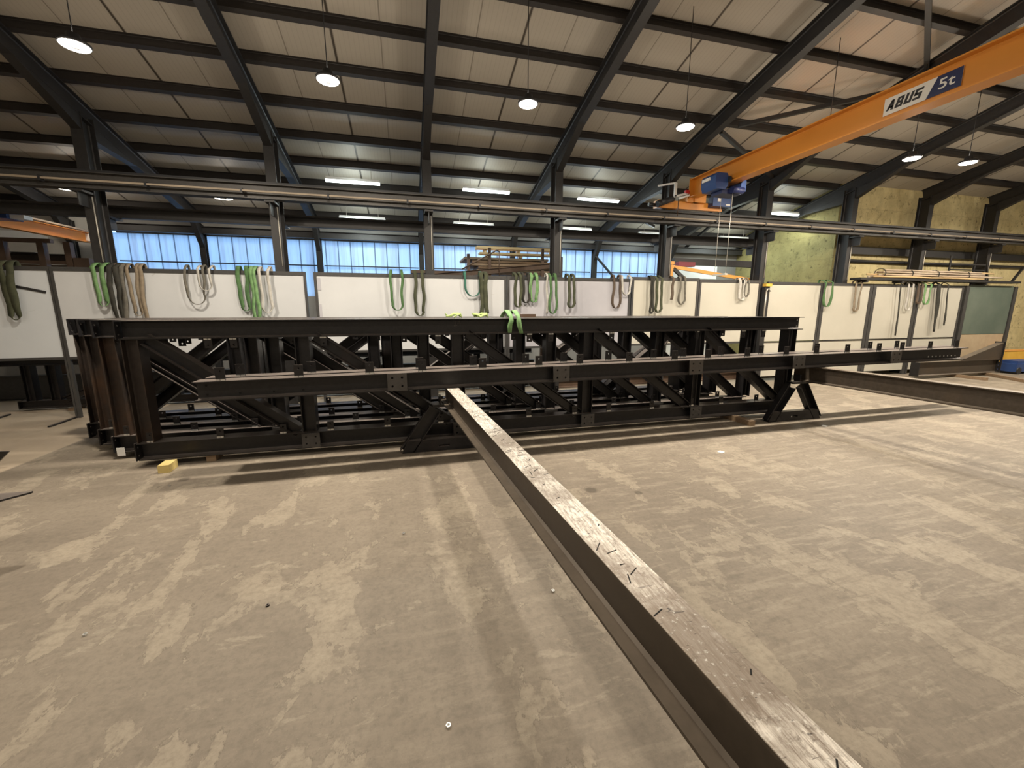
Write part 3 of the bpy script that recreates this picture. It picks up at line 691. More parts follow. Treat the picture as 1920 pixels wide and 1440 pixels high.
L(240, 256, 592, 'tan', 'tan double sling hung after the grey-brown strap', .05, ytop=510)
strap(263, 606, 'tan', 'long tan strap reaching down to the truss top', .055, x2=276, ytop=512)
L(347, 380, 571, 'grey', 'thin grey sling making one wide loop on the second screen', .035, ytop=513)
L(371, 395, 545, 'white', 'short white sling looped beside the wide grey one', .035, 7.56, ytop=513)
L(447, 462, 583, 'green', 'green sling hanging long before the second column', .06, ytop=515)
L(470, 478, 600, 'bright', 'bright green strap-like sling against the second column', .055, 7.535, ytop=515)
L(486, 504, 586, 'white', 'frayed white sling at the second column', .045, ytop=516)
L(733, 753, 582, 'green', 'slender green sling in a wide loop on the third screen', .045, ytop=519)
L(778, 792, 592, 'olive', 'olive sling with a blue tag beside the third column', .055, ytop=519)
L(872, 901, 556, 'teal', 'short teal sling in a shallow loop under the timber stack', .04, ytop=521)
L(903, 911, 592, 'olive', 'dark olive sling hanging in a heavy bunch below the teal one', .075, 7.53, ytop=521)
L(967, 976, 576, 'olive', 'olive sling, first of the cluster on the grey screen', .055, ytop=523)
L(981, 992, 568, 'dark', 'black sling in the middle of the cluster on the grey screen', .05, 7.535, ytop=523)
L(996, 1006, 567, 'bright', 'bright green sling, last of the cluster on the grey screen', .06, ytop=523)
strap(1026, 588, 'white', 'white strap hanging beside a green one on the grey screen', .04, 7.53, ytop=524)
L(1032, 1043, 588, 'green', 'green sling right against the white strap at the fourth column', .045, ytop=524)
L(1067, 1077, 577, 'olive', 'olive sling hanging alone at the middle of the grey screen', .055, ytop=526)
L(1151, 1163, 578, 'brown', 'brown sling in a long loop at the end of the grey screen', .05, ytop=527)
L(1168, 1182, 553, 'white', 'short white sling in a loop at the end of the grey screen', .04, ytop=527)
L(1223, 1226, 588, 'dark', 'dark narrow sling, first on the cream screens', .045, ytop=523)
L(1233, 1242, 586, 'olive', 'olive looped sling below the orange jib post', .05, 7.535, ytop=523)
strap(1263, 562, 'brown', 'short brown strap at the middle of the first cream screen', .06, x2=1259, ytop=523)
L(1276, 1285, 571, 'grey', 'grey-brown sling looped near the cream screen post', .045, ytop=523)
L(1389, 1397, 563, 'white', 'white sling hanging alone on the second cream screen', .06, ytop=526)
L(1399, 1404, 557, 'grey', 'grey sling tucked behind the white one on the second cream screen', .04, 7.555, ytop=526)
L(1549, 1561, 575, 'green', 'green and pale sling beside the post of the empty cream screen', .055, ytop=530)
L(1607, 1615, 584, 'tan', 'tan sling hanging beside the wide dark post', .05, ytop=531)
strap(1690, 629, 'dark', 'long black strap with a wide end on a cream screen', .035, x2=1679, endw=.06, ytop=533)
L(1705, 1713, 582, 'white', 'chequered white sling on a cream screen', .045, ytop=533)
L(1724, 1731, 570, 'brown', 'short brown sling just before the green one near the end', .055, ytop=533)
L(1737, 1746, 571, 'bright', 'short bright green sling near the end of the cream screens', .05, ytop=533)
strap(1762, 622, 'dark', 'broad black strap hanging low near the end of the cream screens', .12, x2=1751, endw=.09, ytop=533)
strap(1779, 610, 'dark', 'narrow black strap, last before the green sheet', .04, x2=1770, endw=.065, ytop=533)

# ------------------------------------------------------------------ the stack of trusses
CH, CW, TB = .19, .18, .075            # chord depth, width, underside height
TH = 1.545 - TB                        # overall truss height
TL = 8.63
TABS = [x * .98 for x in (.12, .78, 1.42, 1.93, 2.58, 3.23, 3.82, 4.40, 5.06, 5.58, 6.27, 6.94, 7.47, 8.13)]
def tab_mb(x, y, z, up=1, w=.07, h=.105):
    mb = MB()
    z0 = z if up > 0 else z - h
    mb.plate((x - w / 2, y + .004, z0), (1, 0, 0), (0, 0, 1), [(0, 0), (w, 0), (w, h), (0, h)], [(w / 2, h * .72 if up > 0 else h * .28, .010)], .009)
    mb.mi = 1
    for s in (-.5, .5): mb.cbox((x + s * w / 2, y - .003, z + .008 * up), (w * .44, .024, .016))
    return mb
def make_truss(loc, label, mirror):
    t = thing('steel_truss', loc, label, 'truss', 'steel trusses stacked upright')
    X, Y, Z = loc
    zb, zt = Z + CH / 2, Z + TH - CH / 2
    e = .0
    MB().ibeam((X, Y, zb), (X + TL - .12, Y, zb), CH, CW).build('bottom_chord', M['mill'], t)
    MB().ibeam((X, Y, zt), (X + TL + .04, Y, zt), CH, CW).build('top_chord', M['mill'], t)
    nodes = [.08, 1.67, 3.40, 5.13, 6.85, 8.50]
    for n in nodes:
        MB().ibeam((X + n, Y, zb + CH / 2), (X + n, Y, zt - CH / 2), .15, .16, .01, .008, up=(1, 0, 0)).build('post', M['mill2'] if n == nodes[0] else M['mill'], t)
    for k in range(5):
        a, b = nodes[k] + .12, nodes[k + 1] - .12
        za, zb2 = zt - CH / 2, zb + CH / 2
        if mirror: za, zb2 = zb2, za
        d = MB().ibeam((X + a, Y, za), (X + b, Y, zb2), .13, .13, .009, .007, up=(0, 0, 1) if not mirror else (0, 0, 1)).build('diagonal', M['mill'], t)
    for x in TABS: tab_mb(X + x, Y - .055, Z + CH).build('tab', [M['mill'], M['weld']], t)
    for x in TABS[1::2] + [1.0, 4.6, 7.6]: tab_mb(X + x, Y - .055, zt - CH / 2, -1).build('tab', [M['mill'], M['weld']], t)
    for n in nodes[1:5]:
        o = MB().plate((X + n - .085, Y - CW / 2 - .004, zb - CH / 2 + .012), (1, 0, 0), (0, 0, 1), [(0, 0), (.19, 0), (.19, CH - .024), (0, CH - .024)], [(.045, .045, .011), (.145, .045, .011), (.045, .125, .011), (.145, .125, .011)], .011)
        o.build('splice_plate', M['plate'], t)
    for zc in (zb, zt):
        MB().plate((X - .012, Y + CW / 2 + .005, zc - CH / 2), (0, -1, 0), (0, 0, 1), [(0, 0), (CW + .01, 0), (CW + .01, CH), (0, CH)], [(.045, .05, .011), (.045, .14, .011), (.145, .05, .011), (.145, .14, .011)], .012).build('end_plate', M['mill'], t)
    mb = MB(); mb.mi = 0
    for z in (zt - .045, zt + .045): mb.tube((X + TL - .0, Y - .012, z), (X + TL - .0, Y - .004, z), .011, 10)
    mb.build('bolt_head', M['weld'], t)
    return t
YT0, PITCHY = 4.93 + CW / 2, .36
XT = [-2.80, -3.20, -3.54, -3.86, -3.70]
tl = ['steel lattice truss at the front of the stack, directly behind the tabbed beams', 'steel lattice truss second from the front of the stack', 'steel lattice truss in the middle of the stack, third from the front', 'steel lattice truss fourth from the front, with diagonals leaning the other way', 'steel lattice truss at the back of the stack, towards the screens']
ta = make_truss(Vector((XT[0], YT0, TB)), tl[0], False)
tm = None
for k in range(1, 5):
    loc = Vector((XT[k], YT0 + PITCHY * k, TB))
    if k < 3: o = copy_tree(ta, loc)
    elif tm is None: o = tm = make_truss(loc, tl[k], True)
    else: o = copy_tree(tm, loc)
    o['label'] = tl[k]
    if k == 1: second_truss = o
# faint chalk number on the top chord of the front truss
M['chalk'] = plain('faint_chalk', (.075, .068, .064), (.05, .045, .042), .9, 0, 30)
c = bpy.data.curves.new('lettering', 'FONT'); c.body = '24'; c.size = .10; o = bpy.data.objects.new('lettering', c); COL.objects.link(o); c.materials.append(M['chalk'])
bpy.context.view_layer.update(); me = bpy.data.meshes.new_from_object(o.evaluated_get(bpy.context.evaluated_depsgraph_get())); bpy.data.objects.remove(o)
o = bpy.data.objects.new('chalk_number', me); COL.objects.link(o); o.parent = ta; o.rotation_euler = (R(90), R(-6), 0)
p0 = onY(850, 612, YT0 - .0055); o.location = Vector((p0.x, YT0 - .0055, p0.z)) - ta.location
# paper label on the second truss, beside the end of the front one
p0 = onY(218, 840, 5.28); p1 = onY(236, 854, 5.28)
MB().box((p0.x, 5.276, p1.z), (p1.x, 5.279, p0.z)).build('paper_label', M['white'], second_truss)
# bearers under the stack
def timber(lo, hi, mat, lab, rz=0., name='timber_bearer', cat='timber', group='timber bearers under the trusses'):
    o = MB().box(lo, hi, rz).build(name, mat); return tag(o, lab, cat, group)
timber((-2.53, 4.70, 0), (-2.43, 4.88, .082), M['wood_yellow'], 'yellow sawn timber block at the end of the truss stack', R(3), group=None)
timber((-2.2, 4.96, 0), (-2.11, 6.6, TB), M['wood_brown'], 'brown timber bearer under the post end of the truss stack')
timber((.9, 4.96, 0), (.99, 6.6, TB), M['wood_brown'], 'brown timber bearer under the middle of the truss stack')
timber((4.68, 4.60, 0), (4.77, 6.6, TB - .002), M['wood_brown'], 'brown timber bearer poking out beside the far trestle', R(3))

# ------------------------------------------------------------------ two tabbed beams resting across
def bz(X): return .803 + .006 * (X - .45)
def by(X, Yc): return Yc + .013 * (X - .45)
def tabbed_beam(Yc, xa, xb, tabs, plates, label):
    t = thing('steel_beam', (xa, by(xa, Yc), bz(xa)), label, 'beam', 'tabbed beams across the trestles')
    MB().ibeam((xa, by(xa, Yc), bz(xa) + CH / 2), (xb, by(xb, Yc), bz(xb) + CH / 2), CH, CW).build('i_section', M['mill'], t)
    for x in tabs: tab_mb(x, by(x, Yc) - .05, bz(x) + CH, 1, .085, .125).build('tab', [M['mill'], M['weld']], t)
    for x in plates:
        MB().plate((x - .10, by(x, Yc) - CW / 2 - .008, bz(x) + .004), (1, 0, 0), (0, 0, 1), [(0, 0), (.20, 0), (.20, CH - .006), (0, CH - .006)], [(.05, .05, .012), (.15, .05, .012), (.05, .14, .012), (.15, .14, .012)], .014).build('splice_plate', M['plate'], t)
    return t
kB = .98
TB1 = [-1.79, -1.09, -.4, .15, .83, 1.51, 2.04, 2.72, 3.39, 3.91, 4.56, 5.24, 5.80, 6.4, 7.05, 7.55, 8.18, 8.80]
TB2 = [-1.70, -1.02, .13, .76, 1.42, 1.93, 2.56, 3.24, 3.71, 4.34, 5.05, 6.12, 7.23, 7.83]
PL = [-.12, 1.78, 3.69, 5.43, 7.36]
b1 = tabbed_beam(4.51, -1.98, 8.86, [x * kB for x in TB1], [x * kB for x in PL], 'long dark I-beam with upright tabs across the trestles, the front one')
mb = MB()
for k, (x, z) in enumerate([(-1.9, .05), (-1.9, .14), (-1.62, .05), (-1.32, .05), (-1.05, .05)]): mb.tube((x, by(x, 4.51) - .0065, bz(x) + z), (x, by(x, 4.51) - .0045, bz(x) + z), .011, 10)
mb.build('bolt_hole', M['holeblack'], b1)
mb = MB()
for k in range(8): x = 8.1 + .09 * k; mb.tube((x, by(x, 4.51) - .0065, bz(x) + .06), (x, by(x, 4.51) - .0045, bz(x) + .06), .012, 10)
mb.build('bolt_hole', M['weld'], b1)
tabbed_beam(4.755, -1.97, 9.0, [x * kB for x in TB2], [], 'long dark I-beam with upright tabs behind the front one, next to the trusses')

# ------------------------------------------------------------------ carrying beams and trestles
FT, FD, FWD = .802, .235, .13
def carry(p_far, p_near, zt, label, worn):
    t = thing('steel_beam', (p_far[0], p_far[1], zt - FD), label, 'beam')
    a = Vector((p_far[0], p_far[1], zt - FD / 2)); b = Vector((p_near[0], p_near[1], zt - FD / 2))
    MB().ibeam(a, b, FD, FWD, .012, .009).build('i_section', M['web'], t)
    d, s, u = frame_for(b - a, (0, 0, 1))
    if worn:
        rs = random.Random(3); mb = MB(); Ln = (b - a).length
        for k in range(46):
            q_ = Ln * (.25 + .62 * rs.random()); c_ = a + d * q_ + s * (rs.random() - .5) * .09 + u * (FD / 2 + .0019); an = rs.gauss(1.2, .5); l_ = .008 + .022 * rs.random()
            e_ = (d * math.cos(an) + s * math.sin(an)) * l_; mb.bar(c_ - e_, c_ + e_, .0035, .001, u)
        mb.build('scratch_marking', M['holeblack'], t)
    if worn: MB().bar(a + u * (FD / 2 - .0), b + u * (FD / 2 - .0), FWD + .001, .003).build('worn_top_face', M['worn'], t)
    return t
f1a, f1b = (.43, 4.90), (.833, -1.1)
carry(f1a, f1b, FT - .002, 'I-beam with a bright scratched top flange reaching out of the trusses to the photographer', True)
zf2 = bz(5.7)
q0 = onZ(1556, 690.5, zf2); q1 = onZ(1920, 735.5, zf2); dq = (q1 - q0).normalized()
f2a = q0 - dq * ((q0.y - 4.88) / dq.y); f2b = q0 + dq * ((-.6 - q0.y) / dq.y)
carry((f2a.x, f2a.y), (f2b.x, f2b.y), zf2 - .002, 'brown I-beam running out beside the far A-frame trestle', False)
def trestle(xc, Y, ht, label, xb, half=.52):
    t = thing('trestle', (xc, Y, 0), label, 'trestle')
    w = .15; tw = .09
    for s in (-1, 1):
        MB().channel((xc + s * (half - .06), Y, .0), (xc + s * .11, Y, ht - .065), w, .09, .01, up=(1, 0, 0), flip=-1).build('leg', M['mill'], t)
    MB().plate((xc - half + .02, Y + .045, .0), (1, 0, 0), (0, 0, 1), [(0, 0), (2 * half - .04, 0), (2 * half - .10, .145), (.06, .145)], [[(half - .10, .05), (half + .03, .05), (half + .03, .075), (half - .10, .075)]], .09).build('base_bar', M['mill'], t)
    MB().box((min(xc, xb) - .13, Y - .06, ht - .03), (max(xc, xb) + .13, Y + .06, ht)).build('head_plate', M['mill'], t)
    for s in (-1, 1): MB().box((xb + s * .095 - .01, Y - .05, ht), (xb + s * .095 + .01, Y + .05, ht + .10)).build('side_stop', M['mill'], t)
    return t
trestle(.39, 4.72, FT - FD - .002, 'dark A-frame trestle behind the bright-topped beam', f1a[0] + (f1b[0] - f1a[0]) * (4.90 - 4.72) / 6.0)
trestle(5.65, 4.74, zf2 - FD - .004, 'dark A-frame trestle with a slotted base, standing free at the far end', f2a.x + (f2b.x - f2a.x) * (4.88 - 4.74) / (4.88 + .6), .51)

# ------------------------------------------------------------------ green slings lying on the trusses
def drape(pts, w, col, lab, wv=(1, 0, 0)):
    o = MB().ribbon([Vector(p) for p in pts], [Vector(wv) * w for _ in pts], .01).build('lifting_sling', WEB[col])
    return tag(o, lab, 'sling', 'green slings on the truss stack')
zt = 1.545; yf = 4.93
xs = onY(958, 600, yf).x; xs2 = onY(972, 600, yf).x
P = []
mb = MB()
def fall(x, xe, zend):
    return [Vector((x, yf + .5, zt + .012)), Vector((x - .02, yf + .35, zt + .05)), Vector((x, yf + .2, zt + .10)), Vector((x, yf + .06, zt + .045)), Vector((x, yf - .008, zt + .018)), Vector((x + .0, yf - .02, zt - .03)),
            Vector((x + (xe - x) * .5 - .01, yf - .022, zt - .09)), Vector((xe, yf - .02, zend))]
for x, xe, ze in ((xs, xs - .02, zt - .175), (xs2, xs2 + .035, zt - .185)):
    p = fall(x, xe, ze); mb.ribbon(p, [Vector((.055 - .01 * math.sin(k * 2), -.012 * math.sin(k), 0)) for k in range(len(p))], .01)
tag(mb.build('lifting_sling', WEB['bright']), 'bright green sling hanging over the front truss chord', 'sling', 'green slings on the truss stack')
for (cx, lab, col, n) in ((838 + 12, 'lime-green sling crumpled low on the truss tops', 'lime', 6), (900, 'lime-green sling heaped on the truss tops under the dark olive sling', 'lime', 7)):
    p0 = onY(cx, 592, 5.38); pts = []
    for k in range(16):
        a = k / 15 * n; pts.append(Vector((p0.x + .11 * math.cos(a * 1.3), 5.29 + .09 + .07 * math.sin(a * 1.7), zt + .012 + .045 * abs(math.sin(a * 2.1)))))
    o = MB().ribbon(pts, [Vector((.0 + .02 * math.sin(k), .045, .02)) for k in range(16)], .009).build('lifting_sling', WEB[col]); tag(o, lab, 'sling', 'green slings on the truss stack')
tag(MB().box((onY(975, 592, 5.8).x, 5.68, zt + .003), (onY(1000, 592, 5.8).x, 5.81, zt + .045)).build('steel_offcut', M['rackpaint']), 'brown steel offcut lying on the truss tops beside the green sling', 'offcut')

# ------------------------------------------------------------------ low truss, plate girder and leaning bars behind
t = thing('lattice_girder', (-6.22, 8.35, 0), 'low dark lattice girder under the white screens', 'girder')
gx0, gx1, gy, gh = -6.22, 2.6, 8.38, .80
MB().ibeam((gx0, gy, .10), (gx1, gy, .10), .13, .13).build('bottom_chord', M['mill'], t)
MB().ibeam((gx0 - .6, gy, gh), (gx1, gy, gh), .10, .13).build('top_chord', M['mill'], t)
for x in (-6.05, -5.72, -4.0, -2.2, -.4, 1.4): MB().ibeam((x, gy, .165), (x, gy, gh - .05), .13, .13, up=(1, 0, 0)).build('post', M['mill'], t)
for a, b in ((-5.62, -4.2), (-3.8, -2.4), (-2.0, -.6), (-.2, 1.2)): MB().ibeam((a, gy, .165), (b, gy, gh - .05), .10, .10).build('diagonal', M['mill'], t)
MB().box((gx0 - .012, gy - .07, .03), (gx0, gy + .07, .17)).build('end_plate', M['mill'], t)
for x in (-5.5, -2.0, 2.0): MB().box((x, gy - .2, 0), (x + .09, gy + .2, .035)).build('packing', M['wood_brown'], t)
tag(MB().ibeam((-9.5, 9.45, .225), (3.0, 9.45, .225), .45, .16).build('plate_girder', M['screenframe']), 'deep grey plate girder lying on the floor behind the low lattice girder', 'girder')
tag(MB().bar(onZ(92, 800, .012), onZ(152, 779, .012), .035, .02).build('flat_bar', M['mill']), 'short flat steel bar lying on the pale floor beside the truss ends', 'bar')
tag(MB().bar(onZ(-20, 789, .012), onZ(18, 777, .012), .035, .02).build('flat_bar', M['mill']), 'short steel bar lying on the pale floor at the frame edge', 'bar')
# lumber and sections lying under the screens, seen between the trusses
for k, (xa, xb, y, z, mat, lab) in enumerate([(-2.2, 2.6, 8.75, .02, 'wood_pale', 'pale timber plank lying on the floor behind the trusses'), (2.9, 7.4, 8.5, .02, 'wood_grey', 'greyed timber plank on the floor below the cream screens'),
        (-1.5, 2.4, 8.8, .10, 'tan', 'tan board lying on top of the pale plank'), (3.6, 7.0, 8.86, .02, 'wood_pale', 'pale plank further back below the cream screens')]):
    tag(MB().box((xa, y, z - .02), (xb, y + .2, z + .055)).build('timber_plank', M[mat]), lab, 'plank', 'planks below the screens')
tag(MB().ibeam((3.0, 8.05, .09), (9.3, 8.05, .09), .17, .12).build('steel_beam', M['rackpaint']), 'rust-brown steel beam lying below the cream screens', 'beam')

# ------------------------------------------------------------------ timber stack on the rear rack
RY = 9.2
t = thing('timber_rack', (2.3, RY, 0), 'brown steel rack frame carrying the timber stack', 'rack')
pA, pB = onY(690, 527, RY), onY(1052, 497, RY)
MB().channel(onY(800, 519, RY), pB, .11, .06).build('sloping_channel', M['rackpaint'], t)
for xx, y0_ in ((879, 462), (919, 450), (1019, 452)):
    p = onY(xx, y0_ + 24, RY); MB().box((p.x - .03, RY + .04, 0), (p.x + .03, RY + .1, p.z + .12)).build('upright', M['rackpaint'], t)
p = onY(1050, 487, RY); MB().box((p.x - .05, RY - .05, 0), (p.x + .05, RY + .12, p.z + .06)).build('end_upright', M['rackpaint'], t)
p = onY(815, 507, RY + .1); q = onY(1040, 511, RY + .1)
MB().box((p.x - .5, RY + .12, p.z - .06), (q.x, RY + 1.1, p.z)).build('shelf_deck', M['rackpaint'], t)
MB().tube(onY(866, 505, RY), onY(932, 469, RY), .016).tube(onY(932, 469, RY), onY(936, 472, RY), .016).tube(onY(936, 471, RY), onY(936, 520, RY), .012).build('guard_rail', M['rackpaint'], t)
zd = p.z
xa, xb = onY(893, 465, RY + .2).x, onY(1045, 465, RY + .2).x
ztop = onY(960, 464, RY + .2).z
lay = [(.0, .06, 'wood_pale', xa, xb, 'long bright plank on the very top of the timber stack'), (-.13, .045, 'wood_pale', xa + .07, xb + .04, 'long bright plank second from the top of the timber stack')]
for dz, th, mat, x0, x1, lab in lay:
    tag(MB().box((x0, RY + .14, ztop + dz - th), (x1, RY + .36, ztop + dz)).build('timber_plank', M[mat]), lab, 'plank', 'planks of the timber stack')
for k, f_ in enumerate((.09, .5, .92)):
    x = xa + (xb - xa) * f_
    tag(MB().box((x, RY + .15, ztop - .13), (x + .045, RY + .36, ztop - .06)).build('spacer_block', M['wood_pale']), 'small pale spacer block between the two top planks, %s along the stack' % ORD[k], 'block', 'spacer blocks of the timber stack')
    tag(MB().box((x + .05, RY + .15, ztop - .235), (x + .10, RY + .36, ztop - .175)).build('spacer_block', M['wood_pale']), 'small pale spacer block below the second plank, %s along the stack' % ORD[k], 'block', 'spacer blocks of the timber stack')
zz = ztop - .235; n = 5
for k in range(n):
    th = (zz - zd) / n
    tag(MB().box((xa - .28 + .07 * (n - 1 - k) + (.1 if k % 2 else 0), RY + .13, zd + th * k + .004), (xb - .12 - .03 * k, RY + 1.0, zd + th * (k + 1) - .012)).build('plywood_sheet', M['wood_dark'] if k % 2 else M['wood_brown']), 'brown plywood pack in the timber stack, %s from the bottom' % ORD[k], 'plywood', 'plywood packs of the timber stack')

# ------------------------------------------------------------------ rack of steel sections in the rear aisle
t = thing('storage_rack', (-8.0, 9.6, 0), 'brown steel storage rack under the small orange crane', 'rack')
ry = 9.6
zs = onY(60, 487, ry).z; zt_ = onY(60, 442, ry).z - .09
for xx in (4, 78, 128): p = onY(xx, 480, ry); MB().box((p.x - .05, ry, 0), (p.x + .05, ry + .1, zt_)).build('upright', M['rackpaint'], t)
for xx in (152,): p = onY(xx, 480, ry); MB().box((p.x - .13, ry, 0), (p.x + .11, ry + .2, 2.6)).build('end_upright', M['rackpaint'], t)
for yy in (ry + .1, ry + 1.0): MB().box((-11, yy, zs - .06), (onY(150, 480, ry).x, yy + .06, zs)).build('shelf_bearer', M['rackpaint'], t)
MB().box((-11, ry + .02, zt_ - .02), (onY(90, 442, ry).x, ry + .1, zt_ + .05)).build('top_beam', M['rackpaint'], t)
for k, (a, b, r, lab) in enumerate((((0, 470), (130, 482), .07, 'dark steel section lying across the storage rack'), ((20, 463), (70, 470), .09, 'black steel section heaped on the storage rack'), ((60, 480), (128, 486), .06, 'rusty steel section low on the storage rack'))):
    A = onY(*a, ry + .35 + .2 * k); B = onY(*b, ry + .35 + .2 * k)
    z = zs + r + .002 + (0 if k != 1 else .0)
    A.z = B.z = z
    tag(MB().ibeam(A, B, r * 2, r * 1.6).build('steel_section', M['mill2'] if k != 1 else M['mill']), lab, 'section', 'sections on the storage rack')
structure(MB().box((-11, YF - .03, onY(40, 438, YF).z - .10), (onY(88, 437, YF).x, YF - .005, onY(40, 438, YF).z + .05)).build('window_7', M['skylight']), 'narrow pale strip window high above the storage rack', 'window')

# ------------------------------------------------------------------ shelf with batten bundle above the cream screens
t = thing('wall_shelf', (13, 7.8, 2.36), 'dark steel shelf carrying the bundle of battens', 'shelf')
xa, xb = 10.35, 16.05; zsd = 2.40
MB().box((xa, 7.42, zsd - .05), (xb, 7.67, zsd)).build('deck', M['frame'], t)
for x in (10.6, 11.75, 14.75): MB().box((x - .03, 7.44, ZT + .022), (x + .03, 7.66, zsd - .05)).build('support', M['frame'], t)
gx = 13.65
MB().bar((gx, 7.665, zsd), (gx, 7.665, 3.02), .05, .02, (0, 1, 0)).bar((gx, 7.665, 2.82), (15.0, 7.665, 2.82), .02, .03).bar((gx, 7.665, 2.68), (15.0, 7.665, 2.68), .02, .03).build('guard_rail', M['frame'], t)
MB().bar((15.2, 7.665, zsd), (15.0, 7.665, 3.0), .02, .05).bar((16.0, 7.6, zsd - .04), (16.4, 7.6, 2.8), .05, .04).build('end_brace', M['frame'], t)
bl = []
for k in range(13):
    row, c_ = (0, k) if k < 4 else (1, k - 4) if k < 8 else (2, k - 8) if k < 11 else (3, k - 11)
    y = 7.455 + .05 * c_ + (.022 * (row % 2)); z = zsd + .030 + .052 * row
    x0 = xa + .30 + .45 * random.random() + .06 * row; x1 = xb - .5 - 1.6 * random.random()
    n = 8; ph = random.random() * 6; am = .010
    pts = [Vector((x0 + (x1 - x0) * j / n, y + am * math.sin(ph + j * .8) * .5, z + am * abs(math.sin(ph + j * .9)))) for j in range(n + 1)]
    o = MB().ribbon(pts, [Vector((0, .040, 0))] * (n + 1), .036).build('batten', M['wood_grey'] if k % 3 else M['wood_brown' if k % 2 else 'wood_pale'])
    tag(o, '%s batten in the tied bundle on the shelf, %s layer, %s from the front' % ('greyed' if k % 3 else ('brown' if k % 2 else 'pale'), ['bottom', 'second', 'third', 'top'][row], ORD[c_]), 'batten', 'battens in the tied bundle')
for k, x in enumerate((11.1, 12.0, 12.9, 14.0)):
    mb = MB(); c = Vector((x, 7.54, zsd + .118)); pts = [c + Vector((0, .128 * math.cos(a), .108 * math.sin(a) )) for a in [math.pi * 2 * j / 14 for j in range(15)]]
    tag(mb.path(pts, .008, 6).build('tie_band', M['black']), 'black band tied round the batten bundle, %s from the rack end' % ORD[k], 'band', 'bands round the batten bundle')

# ------------------------------------------------------------------ orange wall jib behind the cream screens
t = thing('jib_crane', (onY(1258, 520, 7.98).x, 8.05, 0), 'light orange jib arm sloping down behind the cream screens', 'jib')
yj = 7.99
p0 = onY(1259, 500, yj); p1 = onY(1262, 501, yj); p2 = onY(1420, 527, yj)
MB().bar((p0.x, yj, 2.0), (p0.x, yj, p0.z + .04), .06, .06, (0, 1, 0)).build('jib_post', M['orange2'], t)
MB().bar((p0.x, yj, p0.z), p2, .05, .07).build('jib_arm', M['orange2'], t)
q = onY(1280, 497, yj + .1); MB().cbox(q + Vector((.1, .05, .02)), (.42, .14, .10)).build('jib_motor', M['red'], t)
q = onY(1256, 493, yj + .0); MB().cbox(q, (.16, .10, .06)).build('jib_bracket', M['orange2'], t)
MB().bar(onY(1262, 503, yj), onY(1284, 524, yj), .05, .07).build('stay', M['frame'], t)
a = onY(1262, 490, 8.4); b_ = onY(1428, 497, 8.4)
structure(MB().bar(a, b_, .10, .14).build('aisle_beam', M['frame']), 'grey horizontal beam over the white sectional door', 'beam')

# ------------------------------------------------------------------ things on the floor
t = thing('haunched_beam', (13.0, 7.1, 0), 'short brown I-beam with a triangular haunch and bolted end plate', 'beam')
ya = 6.95; xh0, xh1 = 11.85, 14.75; zh = .07
MB().ibeam((xh0, ya, zh + .17), (xh1, ya, zh + .17), .34, .16).build('i_section', M['web'], t)
vs = [(xh1 - 1.5 + 0, ya + s, zh + .34) for s in (-.07, .07)] + [(xh1, ya + s, zh + .34) for s in (-.07, .07)] + [(xh1, ya + s, zh + .76) for s in (-.07, .07)]
MB().add(vs, [(0, 1, 3, 2), (0, 2, 4), (1, 5, 3), (0, 4, 5, 1), (2, 3, 5, 4)]).build('haunch', M['web'], t)
MB().plate((xh1 + .002, ya + .1, zh), (0, -1, 0), (0, 0, 1), [(0, 0), (.2, 0), (.2, .78), (0, .78)], [(.05, .08 + .1 * k, .014) for k in range(7)] + [(.15, .08 + .1 * k, .014) for k in range(7)], .02).build('end_plate', M['mill'], t)
MB().box((xh0 - .02, ya - .09, zh), (xh0, ya + .09, zh + .34)).build('end_plate', M['mill'], t)
a, b_ = onZ(1720, 696, .035), onZ(1851, 711, .035)
tag(MB().bar(a, b_, .09, .068).build('timber_bearer', M['wood_brown']), 'reddish timber bearer lying under the haunched beam', 'timber', 'timbers near the haunched beam')
a, b_ = onZ(1838, 699, .035), onZ(1975, 724, .035)
tag(MB().bar(a, b_, .09, .068).build('timber_bearer', M['wood_brown']), 'long brown timber below the blue machine', 'timber', 'timbers near the haunched beam')
def lump(c, s, mat, name, lab, cat):
    t = thing(name, (c[0], c[1], 0), lab, cat); x, y, z = c
    return t
p = onY(1887, 680, 7.0)
t = thing('floor_machine', (p.x, p.y, 0), 'dark blue machine standing on the floor at the frame edge', 'machine')
mb = MB().box((p.x + .0, p.y - .2, .06), (p.x + .9, p.y + .2, .27)).box((p.x + .1, p.y - .16, .27), (p.x + .9, p.y + .16, .34)); mb.build('casing', M['blue'], t)
MB().tube((p.x + .1, p.y - .22, .09), (p.x + .1, p.y + .22, .09), .09, 14).tube((p.x + .7, p.y - .22, .09), (p.x + .7, p.y + .22, .09), .09, 14).build('wheel', M['black'], t)
p = onY(1872, 666, 7.46)
t = thing('yellow_cabinet', (p.x + .5, 7.45, 0), 'low yellow metal box on the floor by the green sheet', 'box')
zy = onY(1885, 657, 7.4).z
MB().box((p.x - .3, 7.40, .0), (p.x + 1.6, 7.545, zy - .03)).build('body', M['yellowpaint'], t)
MB().box((p.x - .32, 7.39, zy - .03), (p.x + 1.62, 7.55, zy)).build('lid', M['orange2'], t)
# dark offcuts below the beam ends
for k, (x, y, lab) in enumerate(((1640, 690, 'dark steel offcut on the floor under the beam end, beside the trestle'), (1675, 688, 'dark angle offcut on the floor under the beam end'), (1705, 690, 'dark steel block on the floor before the haunched beam'))):
    p = onZ(x, y); tag(MB().box((p.x - .3, p.y, 0), (p.x + .25, p.y + .18, .10)).box((p.x - .3, p.y, .10), (p.x - .27, p.y + .18, .2)).build('steel_offcut', M['mill']), lab, 'offcut', 'offcuts under the beam end')
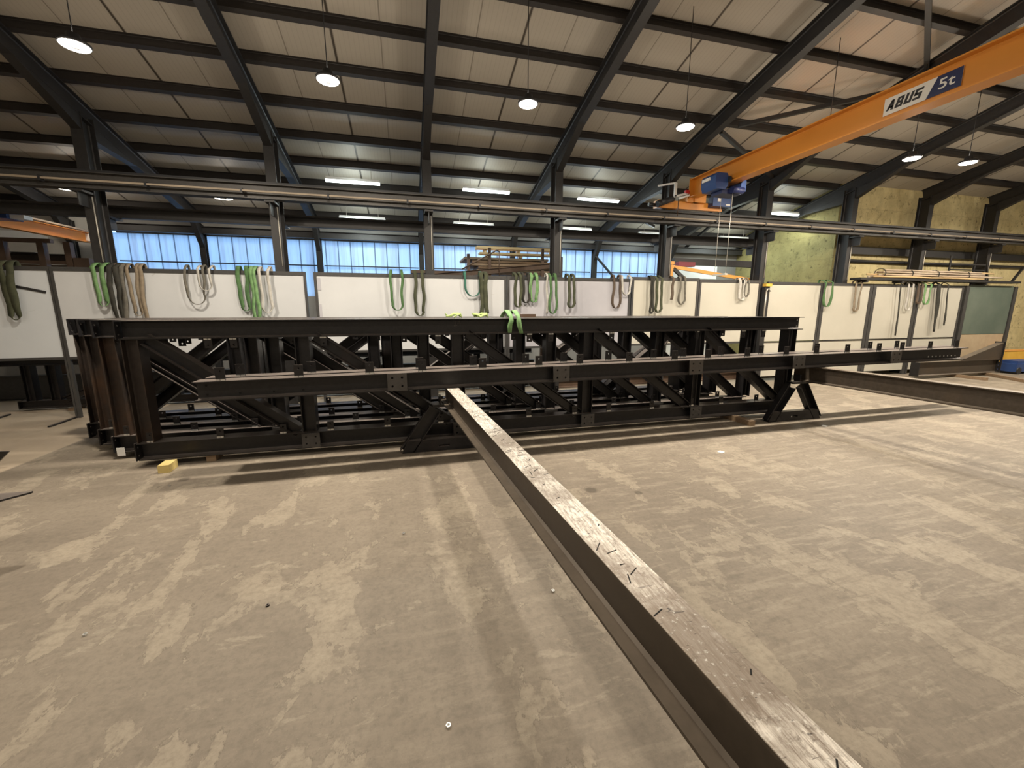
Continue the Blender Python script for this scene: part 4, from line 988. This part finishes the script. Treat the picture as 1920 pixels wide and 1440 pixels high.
# dark steel pieces at the frame edge
a = onZ(-30, 925); 
t = thing('steel_plate_piece', (a.x, a.y, 0), 'dark steel plate piece standing at the frame edge with a point', 'plate')
y_ = 5.3
p = onY(20, 845, y_); MB().plate((p.x - 1.2, y_, 0), (1, 0, 0), (0, 0, 1), [(0, 0), (1.02, 0), (1.2, max(p.z, .12)), (.0, max(p.z, .12) + .06)], [], .02).build('gusset_plate', M['mill'], t)
y_ = 3.25; p = onY(42, 930, y_)
t = thing('beam_end', (p.x - .6, y_, 0), 'dark raised beam end with a flat top plate jutting in at the frame edge', 'beam')
MB().plate((p.x - 1.3, y_ - .14, p.z - .012), (1, 0, 0), (0, 1, 0), [(0, 0), (1.12, 0), (1.3, .20), (1.3, .22), (0, .28)], [(1.02, .14, .012), (.85, .14, .012)], .012).build('flat_plate', M['mill'], t)
MB().box((p.x - 1.3, y_ - .01, p.z - .2), (p.x - .5, y_ + .01, p.z - .012)).box((p.x - 1.3, y_ - .08, p.z - .215), (p.x - .5, y_ + .08, p.z - .2)).build('web', M['mill'], t)
MB().box((p.x - 1.25, y_ - .12, 0), (p.x - .62, y_ + .12, p.z - .215)).build('support_block', M['wood_brown'], t)
# litter
for k, (x, y, lab) in enumerate(((1352, 848, 'white paper scrap on the floor beside the beam shadow'), (1546, 799, 'white paper scrap on the floor before the far trestle'))):
    p = onZ(x, y); tag(MB().box((p.x - .035, p.y - .03, .001), (p.x + .035, p.y + .03, .006), .4).build('paper_scrap', M['white']), lab, 'paper')
nuts = [(839, 1000 + 75 - 3, 'small bright nut on the floor beside the bright-topped beam, nearest the trestle')]
for k, (x, y, lab) in enumerate(((757, 1001, 'shiny steel bolt on the floor midway to the trestle'), (1037, 1109, 'shiny nut pair on the floor beside the bright-topped beam'), (841, 1362, 'shiny nut on the floor near the photographer'), (160, 1191, 'shiny nut alone on the bare concrete'), (318, 911, 'tiny nut on the floor before the yellow timber block'), (502, 1136, 'dark pebble on the open concrete'))):
    p = onZ(x, y); q = MB().lathe((p.x, p.y, 0), [(.0, .0), (.011, .0), (.011, .009), (.006, .009), (.006, .004), (0, .004)], 6, smooth=False)
    tag(q.build('steel_nut', M['weld'] if k != 5 else M['mill']), lab, 'nut', 'dropped nuts and bolts')
